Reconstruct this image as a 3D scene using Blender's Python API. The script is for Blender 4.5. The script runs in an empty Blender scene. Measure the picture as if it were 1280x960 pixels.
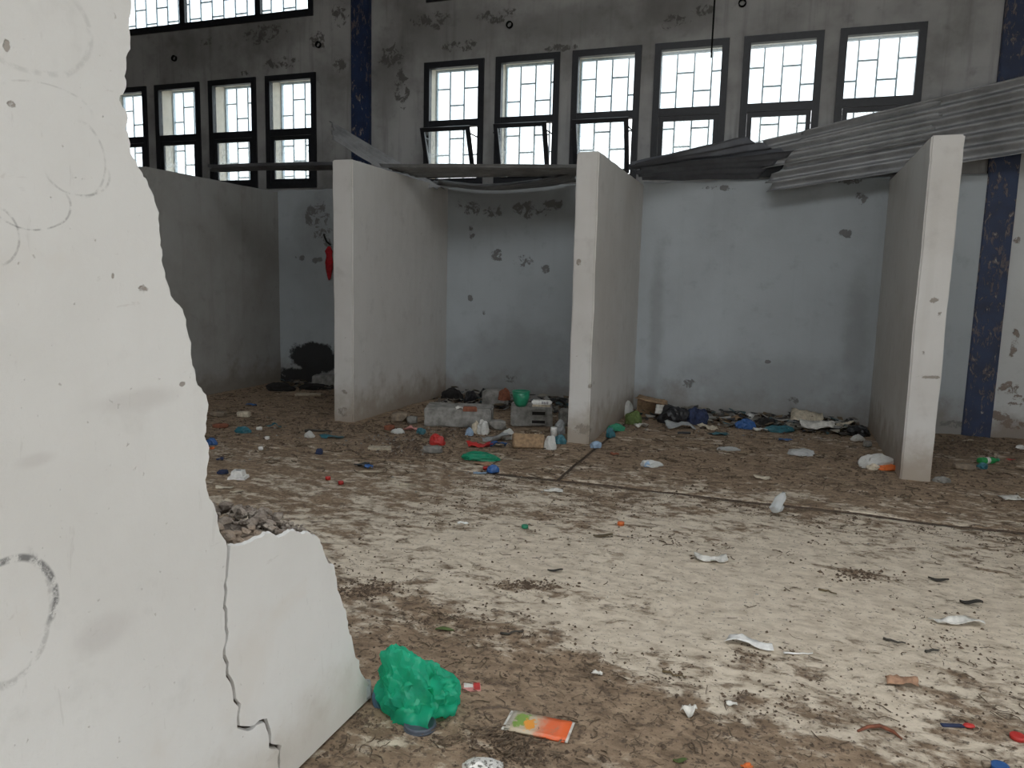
import bpy, bmesh, math, random
from mathutils import Vector, Matrix, noise
from mathutils.geometry import tessellate_polygon
random.seed(7)
rnd = random.Random(11)
scene = bpy.context.scene
COL = scene.collection

# ------------------------------------------------------------------ camera
FPX, PITCH, ROLL, YAW, DIST, HC = 938.99, .1316, -.0246, -.3411, 9.0264, 1.45
_c, _s = math.cos(YAW), math.sin(YAW)
FW = Vector((_s*math.cos(PITCH), _c*math.cos(PITCH), -math.sin(PITCH)))
_r = Vector((_c, -_s, 0)); _u = _r.cross(FW)
RT = math.cos(ROLL)*_r - math.sin(ROLL)*_u
UP = math.sin(ROLL)*_r + math.cos(ROLL)*_u
EYE = Vector((0, -DIST, HC))
cam = bpy.data.cameras.new('camera'); camo = bpy.data.objects.new('camera', cam); COL.objects.link(camo)
cam.sensor_width = 36; cam.sensor_fit = 'HORIZONTAL'; cam.lens = FPX/1280*36; cam.clip_start = .02; cam.clip_end = 300
M3 = Matrix((RT, UP, -FW)).transposed()
camo.matrix_world = Matrix.Translation(EYE) @ M3.to_4x4()
scene.camera = camo

# ------------------------------------------------------------------ sky and exposure
world = bpy.data.worlds.new('overcast_sky'); scene.world = world; world.use_nodes = True
bg = world.node_tree.nodes['Background']
bg.inputs['Color'].default_value = (.95, .98, 1, 1); bg.inputs['Strength'].default_value = 3.0
scene.view_settings.view_transform = 'Standard'; scene.view_settings.look = 'None'
scene.view_settings.gamma = 1; scene.view_settings.use_curve_mapping = False
scene.view_settings.exposure = 0.24

# ------------------------------------------------------------------ measuring helpers (photo survey -> metres)
def ray(u, v): return FW + RT*((u-640)/FPX) + UP*((480-v)/FPX)
def on(u, v, ax, val):
    d = ray(u, v); return EYE + d*((val-EYE[ax])/d[ax])
def gnd(u, v, z=0): return on(u, v, 2, z)
def mpp(p): return (Vector(p)-EYE).dot(FW)/FPX          # metres per pixel there

# ------------------------------------------------------------------ material helpers
class NT:
    def __init__(s, name):
        s.m = bpy.data.materials.new(name); s.m.use_nodes = True
        s.t = s.m.node_tree; s.t.nodes.clear()
        s.out = s.n('ShaderNodeOutputMaterial'); s.tc = s.n('ShaderNodeTexCoord')
        s.co = s.tc.outputs['Object']
    def n(s, ty, **k):
        x = s.t.nodes.new(ty)
        for a, b in k.items(): setattr(x, a, b)
        return x
    def put(s, sock, v):
        if isinstance(v, bpy.types.NodeSocket): s.t.links.new(v, sock)
        elif isinstance(v, (tuple, list)) and len(v) == 3 and sock.type == 'RGBA': sock.default_value = (*v, 1)
        else: sock.default_value = v
    def math(s, op, a, b=0., clamp=False):
        x = s.n('ShaderNodeMath', operation=op, use_clamp=clamp); s.put(x.inputs[0], a); s.put(x.inputs[1], b); return x.outputs[0]
    def vm(s, op, a, b=(0, 0, 0)):
        x = s.n('ShaderNodeVectorMath', operation=op); s.put(x.inputs[0], a); s.put(x.inputs[1], b)
        return x.outputs['Value'] if op in ('LENGTH', 'DOT_PRODUCT') else x.outputs[0]
    def noise(s, scale, detail=4, rough=.55, vec=None, dist=0):
        x = s.n('ShaderNodeTexNoise'); s.put(x.inputs['Vector'], vec or s.co)
        x.inputs['Scale'].default_value = scale; x.inputs['Detail'].default_value = detail
        x.inputs['Roughness'].default_value = rough; x.inputs['Distortion'].default_value = dist; return x.outputs['Fac']
    def step(s, v, a, b):
        x = s.n('ShaderNodeMapRange', clamp=True, interpolation_type='SMOOTHSTEP')
        s.put(x.inputs['Value'], v); s.put(x.inputs['From Min'], a); s.put(x.inputs['From Max'], b); return x.outputs[0]
    def mix(s, f, a, b):
        x = s.n('ShaderNodeMix', data_type='RGBA'); s.put(x.inputs[0], f); s.put(x.inputs[6], a); s.put(x.inputs[7], b); return x.outputs[2]
    def bump(s, h, strength=.3, dist=.01):
        x = s.n('ShaderNodeBump'); x.inputs['Strength'].default_value = strength; x.inputs['Distance'].default_value = dist
        s.put(x.inputs['Height'], h); return x.outputs[0]
    def pbsdf(s, col, rough=.8, normal=None, **k):
        x = s.n('ShaderNodeBsdfPrincipled'); s.put(x.inputs['Base Color'], col); s.put(x.inputs['Roughness'], rough)
        if normal is not None: s.put(x.inputs['Normal'], normal)
        for a, b in k.items(): s.put(x.inputs[a.replace('_', ' ')], b)
        return x.outputs[0]
    def fin(s, sh): s.t.links.new(sh, s.out.inputs['Surface']); return s.m
    def scaled(s, v): return s.vm('MULTIPLY', s.co, v)
    def region(s, spots):      # spots: (centre xyz, radii xyz) -> max of 1-len
        acc = None
        for c, r in spots:
            d = s.vm('LENGTH', s.vm('MULTIPLY', s.vm('SUBTRACT', s.co, tuple(c)), (1/r[0], 1/r[1], 1/r[2])))
            v = s.math('SUBTRACT', 1., d)
            acc = v if acc is None else s.math('MAXIMUM', acc, v)
        return acc

def spots_on(ax, val, lst):
    """(u, v, ru, rv) survey marks on a wall plane -> metric ellipses."""
    o = []
    for u, v, ru, rv in lst:
        p = on(u, v, ax, val); k = mpp(p)
        if ax == 1: r = (ru*k*1.06, .22, rv*k)
        else: r = (3, ru*k*1.5, rv*k)
        o.append((p, r))
    return o

def plaster(name, base, dirt, grime=.5, stain=None, stain_col=(.12, .11, .10), soft=None, soft_col=(.2, .19, .18),
            chips=.0, low=None, streak=.3, rings=None, bump=.35, chip_col=(.25, .2, .15), soot=None, scuff=0.):
    t = NT(name)
    big = t.noise(.9, 5, .6); mid = t.noise(5, 6, .62); fine = t.noise(38, 5, .6)
    c = t.mix(t.math('MULTIPLY', t.step(big, .38, .72), grime), base, dirt)
    st = t.noise(1, 5, .6, t.scaled((9, 9, .55)))
    c = t.mix(t.math('MULTIPLY', t.step(st, .5, .78), streak), c, dirt)
    c = t.mix(t.math('MULTIPLY', t.step(mid, .55, .75), .35*grime+.06), c, tuple(x*.6 for x in dirt))
    if low:   # splash dirt rising from the floor
        z = t.n('ShaderNodeSeparateXYZ'); t.put(z.inputs[0], t.co)
        h = t.math('SUBTRACT', low[0], z.outputs[2]); h = t.math('DIVIDE', h, low[0])
        h = t.math('ADD', h, t.math('MULTIPLY', t.math('SUBTRACT', mid, .5), 1.2))
        c = t.mix(t.math('MULTIPLY', t.step(h, .15, .95), low[1]), c, low[2])
    if soft:
        m = t.math('ADD', t.region(soft), t.math('MULTIPLY', t.math('SUBTRACT', t.noise(4, 5, .6), .5), 1.0))
        c = t.mix(t.math('MULTIPLY', t.step(m, .0, .7), .55), c, soft_col)
    rel = t.math('MULTIPLY', fine, .4); rel = t.math('ADD', rel, t.math('MULTIPLY', mid, .6))
    if stain:
        m = t.math('ADD', t.math('MINIMUM', t.region(stain), .4), t.math('MULTIPLY', t.math('SUBTRACT', t.noise(9, 8, .72, dist=.5), .5), 3.4))
        k = t.step(m, .28, .5)
        c = t.mix(t.math('MULTIPLY', k, .85), c, t.mix(mid, tuple(x*.6 for x in stain_col), tuple(x*1.5 for x in stain_col)))
        rel = t.math('SUBTRACT', rel, t.math('MULTIPLY', k, 1.2))
    if soot:
        m = t.math('ADD', t.region(soot), t.math('MULTIPLY', t.math('SUBTRACT', t.noise(6, 6, .65), .5), 1.0))
        c = t.mix(t.math('MULTIPLY', t.step(m, .12, .3), .95), c, (.012, .011, .011))
    if chips:
        k = t.step(t.noise(13, 4, .7, dist=.8), 1-chips, 1-chips+.03)
        c = t.mix(k, c, chip_col); rel = t.math('SUBTRACT', rel, t.math('MULTIPLY', k, 1.5))
    if scuff:   # scratches, specks, warm smudges
        k = t.step(t.noise(1, 4, .7, t.scaled((4, 46, 9)), .4), .63, .72); c = t.mix(t.math('MULTIPLY', k, scuff*.35), c, (.33, .31, .29))
        k = t.step(t.noise(1, 4, .7, t.scaled((4, 9, 30)), .7), .66, .72); c = t.mix(t.math('MULTIPLY', k, scuff*.4), c, (.36, .32, .29))
        k = t.step(t.noise(55, 3, .6), .70, .76); c = t.mix(t.math('MULTIPLY', k, scuff*.8), c, (.36, .32, .27)); rel = t.math('SUBTRACT', rel, t.math('MULTIPLY', k, .8))
        k = t.step(t.noise(2.6, 4, .6, dist=.5), .55, .72); c = t.mix(t.math('MULTIPLY', k, scuff*.5), c, (.56, .50, .43))
    if rings:
        for cc, r, w, amp, half in rings:
            pv = t.vm('SUBTRACT', t.co, tuple(cc))
            wob = t.math('MULTIPLY', t.math('SUBTRACT', t.noise(6, 3, .5), .5), .35)
            d = t.math('ADD', t.vm('LENGTH', t.vm('MULTIPLY', pv, (0, 1/r[0], 1/r[1]))), wob)
            d = t.math('ABSOLUTE', t.math('SUBTRACT', d, 1.))
            k = t.math('SUBTRACT', 1., t.step(d, w*.3, w))
            k = t.math('MULTIPLY', k, t.step(t.vm('DOT_PRODUCT', pv, (0, half[0], half[1])), -.01, .03))
            k = t.math('MULTIPLY', k, t.step(t.noise(45, 4, .7), .38, .6))
            c = t.mix(t.math('MULTIPLY', k, amp), c, (.10, .10, .10))
    return t.fin(t.pbsdf(c, .85, t.bump(rel, bump, .012)))

def simple(name, col, rough=.6, var=.25, scale=30, metal=0., bump=.15, spec=.5):
    t = NT(name); f = t.noise(scale, 4, .6)
    c = t.mix(t.math('MULTIPLY', t.step(f, .3, .75), 1.), tuple(x*(1+var*.4) for x in col), tuple(x*(1-var) for x in col))
    return t.fin(t.pbsdf(c, rough, t.bump(f, bump, .004), Metallic=metal, Specular_IOR_Level=spec))

def film(name, col, clear=.35, rough=.25, dirt=.25, trans=.45):
    """thin plastic film: see-through share, translucent body, sheen."""
    t = NT(name); f = t.noise(40, 4, .6)
    tr = t.n('ShaderNodeBsdfTransparent'); t.put(tr.inputs[0], tuple(.35+.65*x for x in col))
    tl = t.n('ShaderNodeBsdfTranslucent'); t.put(tl.inputs[0], col)
    c = t.mix(t.math('MULTIPLY', t.step(f, .55, .75), dirt), col, (.25, .2, .14))
    pb = t.pbsdf(c, rough, t.bump(f, .3, .004))
    m1 = t.n('ShaderNodeMixShader'); m1.inputs[0].default_value = trans
    t.t.links.new(pb, m1.inputs[1]); t.t.links.new(tl.outputs[0], m1.inputs[2])
    m2 = t.n('ShaderNodeMixShader'); m2.inputs[0].default_value = clear
    t.t.links.new(m1.outputs[0], m2.inputs[1]); t.t.links.new(tr.outputs[0], m2.inputs[2])
    return t.fin(m2.outputs[0])

# ------------------------------------------------------------------ object helpers
def link(name, me, mat=None, parent=None):
    o = bpy.data.objects.new(name, me); COL.objects.link(o)
    if mat is not None and me is not None:
        for m in (mat if isinstance(mat, (list, tuple)) else [mat]): me.materials.append(m)
    if parent is not None: o.parent = parent
    return o
def mesh(name, verts, faces, mat=None, parent=None, smooth=False, mi=None):
    me = bpy.data.meshes.new(name); me.from_pydata([tuple(v) for v in verts], [], faces); me.update()
    if smooth: me.polygons.foreach_set('use_smooth', [True]*len(me.polygons))
    o = link(name, me, mat, parent)
    if mi: me.polygons.foreach_set('material_index', mi)
    return o
def from_bm(name, bm, mat=None, parent=None, smooth=False):
    me = bpy.data.meshes.new(name); bmesh.ops.recalc_face_normals(bm, faces=bm.faces[:]); bm.to_mesh(me); bm.free()
    if smooth: me.polygons.foreach_set('use_smooth', [True]*len(me.polygons))
    return link(name, me, mat, parent)
def tag(o, label, cat=None, group=None, kind=None):
    o['label'] = label
    if cat: o['category'] = cat
    if group: o['group'] = group
    if kind: o['kind'] = kind
    return o
def empty(name, loc=(0, 0, 0)):
    o = bpy.data.objects.new(name, None); COL.objects.link(o); o.location = loc; o.empty_display_size = .1; return o
def box_bm(bm, a, b):
    vs = [bm.verts.new((x, y, z)) for x in (a[0], b[0]) for y in (a[1], b[1]) for z in (a[2], b[2])]
    for f in ((0, 1, 3, 2), (4, 6, 7, 5), (0, 4, 5, 1), (2, 3, 7, 6), (0, 2, 6, 4), (1, 5, 7, 3)): bm.faces.new([vs[i] for i in f])
def box(name, a, b, mat, parent=None, bevel=0.):
    bm = bmesh.new(); box_bm(bm, a, b)
    if bevel: bmesh.ops.bevel(bm, geom=bm.edges[:], offset=bevel, segments=2, affect='EDGES')
    return from_bm(name, bm, mat, parent)
def struct(o, label):
    o['kind'] = 'structure'; o['label'] = label; return o

# ------------------------------------------------------------------ dimensions
H = 2.644
PART = [(-6.93, -6.71, -2.38), (-4.347, -4.115, -2.334), (-1.824, -1.619, -2.298), (.976, 1.196, -2.45)]
ZT, ZM, ZB, ZU = 4.20, 3.452, 2.713, 4.948
WALLT = .36
XL, XR, YB, ZC = -15., 4.6, -14., 6.9
WIN = [(-9.83+.974*i, -9.83+.974*i+.79) for i in range(4)] + [(-4.474+.9745*i, -4.474+.9745*i+.795) for i in range(6)]
UPW = [(-11.2, -6.15), (-4.46, 1.2)]

# ------------------------------------------------------------------ materials of the setting
up_stain = spots_on(1, 0, [(330, 42, 32, 14), (352, 78, 28, 8), (305, 92, 8, 4), (398, 50, 14, 12), (490, 70, 22, 18), (575, 58, 26, 9), (700, 60, 26, 5), (502, 110, 12, 30),
                           (620, 20, 26, 12), (540, 25, 30, 12), (845, 28, 20, 10), (880, 12, 14, 9), (425, 80, 12, 10), (425, 20, 14, 18), (260, 52, 14, 6)])
up_soft = spots_on(1, 0, [(330, 40, 90, 40), (560, 40, 120, 50), (250, 60, 60, 40), (700, 30, 120, 30), (850, 15, 70, 40), (480, 100, 30, 80)])
M_up = plaster('upper_wall_plaster', (.40, .40, .395), (.17, .165, .16), .9, up_stain, (.09, .085, .08), up_soft, (.15, .145, .14), streak=.6,
               low=None, chips=.0)
M_reveal = plaster('cream_reveal_plaster', (.86, .79, .68), (.7, .6, .48), .3, streak=.2)
lin_stain = spots_on(1, -.05, [(395, 268, 22, 18), (403, 292, 16, 8), (375, 322, 9, 4), (397, 325, 8, 5), (412, 300, 10, 14), (590, 260, 24, 10), (613, 264, 14, 9),
                               (660, 262, 26, 12), (690, 258, 22, 8), (622, 318, 9, 9), (655, 325, 14, 9), (680, 336, 8, 6), (590, 292, 5, 10), (588, 372, 4, 5), (640, 474, 16, 7),
                               (1057, 292, 8, 6), (1075, 250, 8, 10), (860, 480, 12, 6), (1062, 226, 20, 5), (905, 235, 30, 4), (993, 500, 8, 5), (1190, 530, 20, 6), (605, 390, 4, 4), (960, 452, 4, 3)])
lin_soft = spots_on(1, -.05, [(640, 250, 110, 26), (395, 280, 40, 50), (950, 480, 160, 50), (640, 450, 100, 60), (820, 400, 12, 130), (1070, 420, 20, 110)])
soot = spots_on(1, -.05, [(393, 448, 42, 26), (348, 480, 34, 18), (378, 472, 40, 18)])
M_cell = plaster('pale_blue_cell_plaster', (.42, .455, .475), (.31, .33, .34), .5, lin_stain, (.13, .125, .12), lin_soft, (.25, .26, .26), streak=.25,
                 low=(.55, .7, (.20, .17, .14)), soot=soot)
part_front = spots_on(1, -2.35, [(728, 540, 22, 12), (735, 480, 5, 8), (722, 328, 4, 5), (742, 520, 6, 8), (1172, 395, 5, 14), (1165, 375, 7, 5), (1190, 420, 8, 5), (430, 490, 7, 3), (1160, 470, 16, 3), (1150, 440, 4, 5), (430, 515, 14, 8)])
M_part = plaster('partition_plaster', (.60, .585, .56), (.44, .41, .37), .45, part_front, (.22, .19, .16), streak=.25, low=(.5, .75, (.27, .21, .15)), chips=.285)
M_part0 = plaster('dark_partition_plaster', (.33, .325, .31), (.22, .20, .18), .6, streak=.4, low=(.5, .7, (.14, .11, .08)))  # darker partition tone, used on the far left one
rw_stain = spots_on(1, 0, [(1268, 430, 5, 22), (1262, 485, 12, 12), (1272, 500, 14, 9), (1250, 520, 12, 8), (1268, 530, 18, 9), (1272, 300, 5, 6)])
M_rwall = plaster('right_wall_plaster', (.58, .59, .58), (.42, .42, .40), .4, rw_stain, (.17, .12, .09), streak=.2, low=(.4, .8, (.2, .15, .11)))

WX = -1.27
fw_soft = spots_on(0, WX, [(45, 575, 22, 12), (130, 790, 40, 28), (170, 500, 60, 20)])
fw_st = spots_on(0, WX, [(178, 362, 7, 7), (8, 58, 4, 9), (14, 130, 5, 6), (141, 345, 2, 5), (75, 663, 4, 5), (228, 480, 4, 4), (95, 380, 4, 3), (105, 225, 4, 3)])
def ring(u, v, ru, rv, w, amp, half):
    p = on(u, v, 0, WX); k = mpp(p); return (p, (ru*k*1.55, rv*k), w, amp, half)
fw_rings = [ring(10, 765, 42, 66, .10, .85, (.6, .8)), ring(40, 252, 34, 32, .05, .5, (.3, -.9)), ring(98, 215, 30, 28, .06, .35, (.2, -1)), ring(-5, 295, 18, 34, .08, .4, (1, 0)),
            ring(30, 20, 60, 66, .07, .16, (.5, -.8)), ring(60, 130, 40, 24, .06, .2, (0, 1)), ring(100, 200, 24, 45, .06, .25, (.9, 0)), ring(12, 770, 36, 88, .08, .3, (.8, -.3))]
M_fore = plaster('white_plaster_broken_wall', (.64, .635, .615), (.52, .505, .475), .5, fw_st, (.25, .22, .19), fw_soft, (.50, .48, .46), streak=.12, rings=fw_rings, bump=.5, scuff=.5,
                 low=(.35, .5, (.42, .37, .30)))
def rubble_mat():
    t = NT('broken_masonry'); a = t.noise(22, 6, .7); b = t.noise(7, 4, .6)
    c = t.mix(t.step(a, .3, .7), (.13, .10, .08), (.32, .28, .235)); c = t.mix(t.step(b, .5, .7), c, (.30, .23, .17))
    return t.fin(t.pbsdf(c, .95, t.bump(a, .8, .02)))
M_rub = rubble_mat()
def blue_col():
    t = NT('peeling_blue_paint'); n1 = t.noise(1, 6, .7, t.scaled((22, 22, 9)), .6); b = t.noise(2.2, 3, .5)
    k = t.step(t.math('ADD', n1, t.math('MULTIPLY', t.math('SUBTRACT', b, .5), .35)), .545, .60)
    k2 = t.step(n1, .635, .67)
    c = t.mix(t.step(t.noise(5, 5, .6), .3, .7), (.008, .018, .055), (.014, .032, .09))
    c = t.mix(t.math('MULTIPLY', k, .8), c, (.14, .11, .10)); c = t.mix(k2, c, (.34, .33, .30))
    return t.fin(t.pbsdf(c, .55, t.bump(t.math('SUBTRACT', 1., k), .4, .006)))
M_blue = blue_col()
M_frame = simple('black_painted_metal', (.012, .013, .017), .45, .4, 25)
M_grille = simple('bloom_pale_blue_grille', (.62, .74, .84), .5, .2, 30)  # pale blue paint, with the sky bloom lightened into its colour
def dusty_glass(name, dust, dark=.62):
    t = NT(name); f = t.noise(9, 5, .65)
    tr = t.n('ShaderNodeBsdfTransparent'); t.put(tr.inputs[0], (dark*.95, dark, dark*1.02))
    tl = t.n('ShaderNodeBsdfTranslucent'); t.put(tl.inputs[0], (.55, .58, .58))
    gl = t.n('ShaderNodeBsdfGlossy'); gl.inputs['Roughness'].default_value = .08
    m1 = t.n('ShaderNodeMixShader'); t.put(m1.inputs[0], t.math('MULTIPLY', t.step(f, .35, .8), dust)); t.t.links.new(tr.outputs[0], m1.inputs[1]); t.t.links.new(tl.outputs[0], m1.inputs[2])
    m2 = t.n('ShaderNodeMixShader'); m2.inputs[0].default_value = .04; t.t.links.new(m1.outputs[0], m2.inputs[1]); t.t.links.new(gl.outputs[0], m2.inputs[2])
    return t.fin(m2.outputs[0])
M_glass = dusty_glass('dusty_window_glass', .12, .84)
M_glass2 = dusty_glass('dirty_sash_glass', .5, .82)
def zinc(name, a, b, rust):
    t = NT(name); f = t.noise(3, 6, .65); g = t.noise(30, 4, .6)
    c = t.mix(t.step(f, .3, .7), a, b); c = t.mix(t.math('MULTIPLY', t.step(g, .6, .72), rust), c, (.13, .085, .055))
    return t.fin(t.pbsdf(c, .55, t.bump(g, .15, .004), Metallic=.35))
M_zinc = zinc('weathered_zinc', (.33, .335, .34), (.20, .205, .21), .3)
M_zinc_shade = zinc('shaded_zinc', (.15, .16, .18), (.09, .095, .11), .25)  # darker copy of the zinc, underside shade put into its colour
M_ceil = simple('ceiling_sheet', (.13, .13, .13), .7, .3, 3)

def floor_mat():
    t = NT('dirty_concrete_floor')
    at = t.n('ShaderNodeAttribute', attribute_name='mud'); mud = at.outputs['Fac']
    sc = t.scaled((1, 1.5, 1))
    n1 = t.noise(2.4, 8, .68, sc, .3); n2 = t.noise(11, 7, .68, sc, .4); n3 = t.noise(48, 5, .65); n4 = t.noise(120, 3, .6)
    pale = t.mix(t.step(n2, .35, .68), (.68, .59, .47), (.46, .38, .285))
    brown = t.mix(t.step(n2, .3, .7), (.37, .27, .18), (.175, .118, .074))
    k = t.math('ADD', mud, t.math('MULTIPLY', t.math('SUBTRACT', n1, .5), 2.6))
    k = t.math('ADD', k, t.math('MULTIPLY', t.math('SUBTRACT', n2, .5), 2.2))
    k = t.math('ADD', k, t.math('MULTIPLY', t.math('SUBTRACT', t.noise(5, 5, .6, sc, .8), .5), 1.4))
    km = t.step(k, .2, .85)
    c = t.mix(km, pale, brown)
    sp = t.step(t.math('ADD', n3, t.math('MULTIPLY', km, .05)), .585, .66)
    c = t.mix(t.math('MULTIPLY', sp, .75), c, (.075, .052, .036))
    dk = t.math('MULTIPLY', t.step(t.noise(5.5, 8, .75, sc, .6), .58, .66), t.step(k, .15, .6))
    c = t.mix(t.math('MULTIPLY', dk, .75), c, (.075, .052, .038))
    h = t.math('ADD', t.math('MULTIPLY', n3, .5), t.math('MULTIPLY', km, t.math('MULTIPLY', n2, 1.6)))
    h = t.math('ADD', h, t.math('MULTIPLY', n4, .25))
    rg = t.math('ADD', .42, t.math('MULTIPLY', km, .35))
    return t.fin(t.pbsdf(c, rg, t.bump(h, .65, .014), Specular_IOR_Level=.4))
M_floor = floor_mat()
M_soil = simple('dark_soil', (.085, .06, .042), .95, .5, 40, bump=.5)
M_clod = simple('dry_mud', (.115, .08, .054), .95, .55, 60, bump=.5)
M_twig = simple('dry_twig', (.12, .085, .055), .9, .5, 60)

# ------------------------------------------------------------------ floor: slabs with open joints
def g2(x, y, cx, cy, rx, ry): return math.exp(-((x-cx)/rx)**2-((y-cy)/ry)**2)
_pale = [gnd(900, 700), gnd(1150, 720), gnd(1000, 820), gnd(560, 690), gnd(1250, 800), gnd(720, 740)]
_brown = [(gnd(560, 790), .5, .4), (gnd(640, 850), .55, .35), (gnd(430, 930), .6, .5), (gnd(830, 930), .4, .3), (gnd(750, 880), .5, .3), (gnd(460, 735), .3, .12), (gnd(660, 730), .35, .1),
          (gnd(940, 820), .2, .15), (gnd(1080, 715), .3, .16), (gnd(900, 580), 1.2, .35), (gnd(1120, 585), .8, .5), (gnd(1050, 950), .8, .25), (gnd(1200, 860), .3, .3)]
def mud(x, y):
    m = .55
    if y > -3.9: m += .38*min(1, (y+3.9)/.9)
    m -= .1*min(1, max(0, (x+1.6)/1.5))*(1 if y < -3.6 else .4)
    for p in _pale: m -= .30*g2(x, y, p.x, p.y, 1.0, .6)
    for p, a, b in _brown: m += .38*g2(x, y, p.x, p.y, a, b)
    if y > -.8: m += .3
    if x < -2.2: m += .25*min(1, (-2.2-x)/1.)
    return m
fl = mesh('floor', [(XL, YB, -.028), (XR+.3, YB, -.028), (XR+.3, .0, -.028), (XL, .0, -.028)], [(0, 1, 2, 3)], M_soil)
struct(fl, 'dirt-covered concrete floor of the derelict hall')
def slab(x0, x1, y0, y1, sx, sy):
    nx = max(1, round((x1-x0)/sx)); ny = max(1, round((y1-y0)/sy)); v = []; f = []; mv = []
    for j in range(ny+1):
        for i in range(nx+1):
            x = x0+(x1-x0)*i/nx; y = y0+(y1-y0)*j/ny
            m = mud(x, y); e = min(x-x0, x1-x, y-y0, y1-y)
            z = -.012 + .010*noise.noise((x*2.3, y*2.3, 1)) + .006*max(0, m)*noise.noise((x*11, y*13, 5)) + .003*noise.noise((x*30, y*30, 2))
            if e < 1e-6:
                z -= .004
                x += .006*noise.noise((x*9, y*9, 3)); y += .006*noise.noise((x*9, y*9, 8))
            v.append((x, y, min(z, 0))); mv.append(m)
    W = nx+1
    for j in range(ny):
        for i in range(nx): f.append((j*W+i, j*W+i+1, j*W+i+W+1, j*W+i+W))
    # skirt so the joint has sides
    border = [i for i in range(W)] + [W*j+nx for j in range(1, ny+1)] + [W*ny+i for i in range(nx-1, -1, -1)] + [W*j for j in range(ny-1, 0, -1)]
    b0 = len(v)
    for i in border: v.append((v[i][0], v[i][1], -.06)); mv.append(1.)
    n = len(border)
    for k in range(n): f.append((border[k], b0+k, b0+(k+1) % n, border[(k+1) % n]))
    o = mesh('slab', v, f, [M_floor, M_soil], fl, True, [0]*(len(f)-n)+[1]*n)
    at = o.data.attributes.new('mud', 'FLOAT', 'POINT'); at.data.foreach_set('value', mv)
    return o
JY, JX, G = -3.66, -1.52, .026
slab(-2.15, JX-.013, JY+G, -.02, .045, .045); slab(-9.0, -2.153, JY-G+.003, -.02, .045, .045)
slab(JX+.013, 4.5, JY+G, -.02, .04, .04)
slab(-7.0, 4.5, -9.6, JY-G, .035, .035)
slab(-14.9, -9.02, -13.9, -.02, .5, .5); slab(-8.98, 4.5, -13.9, -9.62, .3, .3); slab(-8.98, -7.02, -9.58, JY-G, .2, .2)

# ------------------------------------------------------------------ walls with openings
def wall_holes(name, ax, pos, thick, a0, a1, z0, z1, holes, mats):
    """plane wall (inner face at pos, body towards pos+thick) in the a/z plane with rectangular openings."""
    A = sorted({a0, a1, *[h[0] for h in holes], *[h[1] for h in holes]}); Z = sorted({z0, z1, *[h[2] for h in holes], *[h[3] for h in holes]})
    A = [a for a in A if a0 <= a <= a1]; Z = [z for z in Z if z0 <= z <= z1]
    solid = {}
    for i in range(len(A)-1):
        for j in range(len(Z)-1):
            ca, cz = (A[i]+A[i+1])/2, (Z[j]+Z[j+1])/2
            solid[i, j] = not any(h[0] < ca < h[1] and h[2] < cz < h[3] for h in holes)
    V = {}; vs = []; fs = []; mi = []
    def vid(i, j, k):
        if (i, j, k) not in V:
            p = pos+thick*k; V[i, j, k] = len(vs)
            vs.append((A[i], p, Z[j]) if ax == 1 else (p, A[i], Z[j]))
        return V[i, j, k]
    for (i, j), s in solid.items():
        if not s: continue
        fs.append((vid(i, j, 0), vid(i+1, j, 0), vid(i+1, j+1, 0), vid(i, j+1, 0))); mi.append(0)
        fs.append((vid(i, j, 1), vid(i, j+1, 1), vid(i+1, j+1, 1), vid(i+1, j, 1))); mi.append(1)
        for di, dj, e in ((-1, 0, ((i, j), (i, j+1))), (1, 0, ((i+1, j+1), (i+1, j))), (0, -1, ((i+1, j), (i, j))), (0, 1, ((i, j+1), (i+1, j+1)))):
            if not solid.get((i+di, j+dj), False):
                p, q = e; fs.append((vid(*p, 0), vid(*q, 0), vid(*q, 1), vid(*p, 1))); mi.append(1)
    return mesh(name, vs, fs, mats, None, False, mi)
holes = [(a, b, ZB, ZT) for a, b in WIN] + [(a, b, ZU, 6.3) for a, b in UPW]
wb = struct(wall_holes('wall_back', 1, 0., WALLT, XL, 1.87, -.25, ZC, holes, [M_up, M_reveal]), 'stained grey plaster rear wall pierced by two rows of windows')
wr2 = struct(wall_holes('wall_back_right', 1, 0., WALLT, 1.871, XR, -.25, ZC, [], [M_rwall, M_rwall]), 'white plaster wall beyond the blue pillar, peeling near the floor')
struct(wall_holes('wall_right', 0, XR, .3, YB, WALLT, -.25, ZC, [(-12.5, -6.6, 0, 3.4)], [M_rwall, M_reveal]), 'side wall of the hall with a wide open doorway')
struct(wall_holes('wall_left', 0, XL, -.3, YB, WALLT, -.25, ZC, [], [M_up, M_up]), 'far side wall of the hall')
struct(wall_holes('wall_front', 1, YB, -.3, XL, XR, -.25, ZC, [(0., 3.8, 0, 3.2)], [M_up, M_reveal]), 'entrance wall of the hall with a wide open doorway')
bm = bmesh.new(); HX0, HX1, HY0, HY1 = -4.2, 2.8, -11.4, -6.3      # unseen roof opening, added to let daylight onto the floor
for a, b in (((XL, YB, ZC), (HX0, WALLT, ZC+.1)), ((HX1, YB, ZC), (XR+.3, WALLT, ZC+.1)), ((HX0, YB, ZC), (HX1, HY0, ZC+.1)), ((HX0, HY1, ZC), (HX1, WALLT, ZC+.1))): box_bm(bm, a, b)
struct(from_bm('ceiling', bm, M_ceil), 'grey sheet roof of the hall with an opening added for daylight')
struct(box('floor_outside', (-60, -60, -.35), (60, 60, -.1), simple('outside_ground', (.34, .30, .25), .9, .2, 1)), 'bare ground outside the hall')

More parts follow.
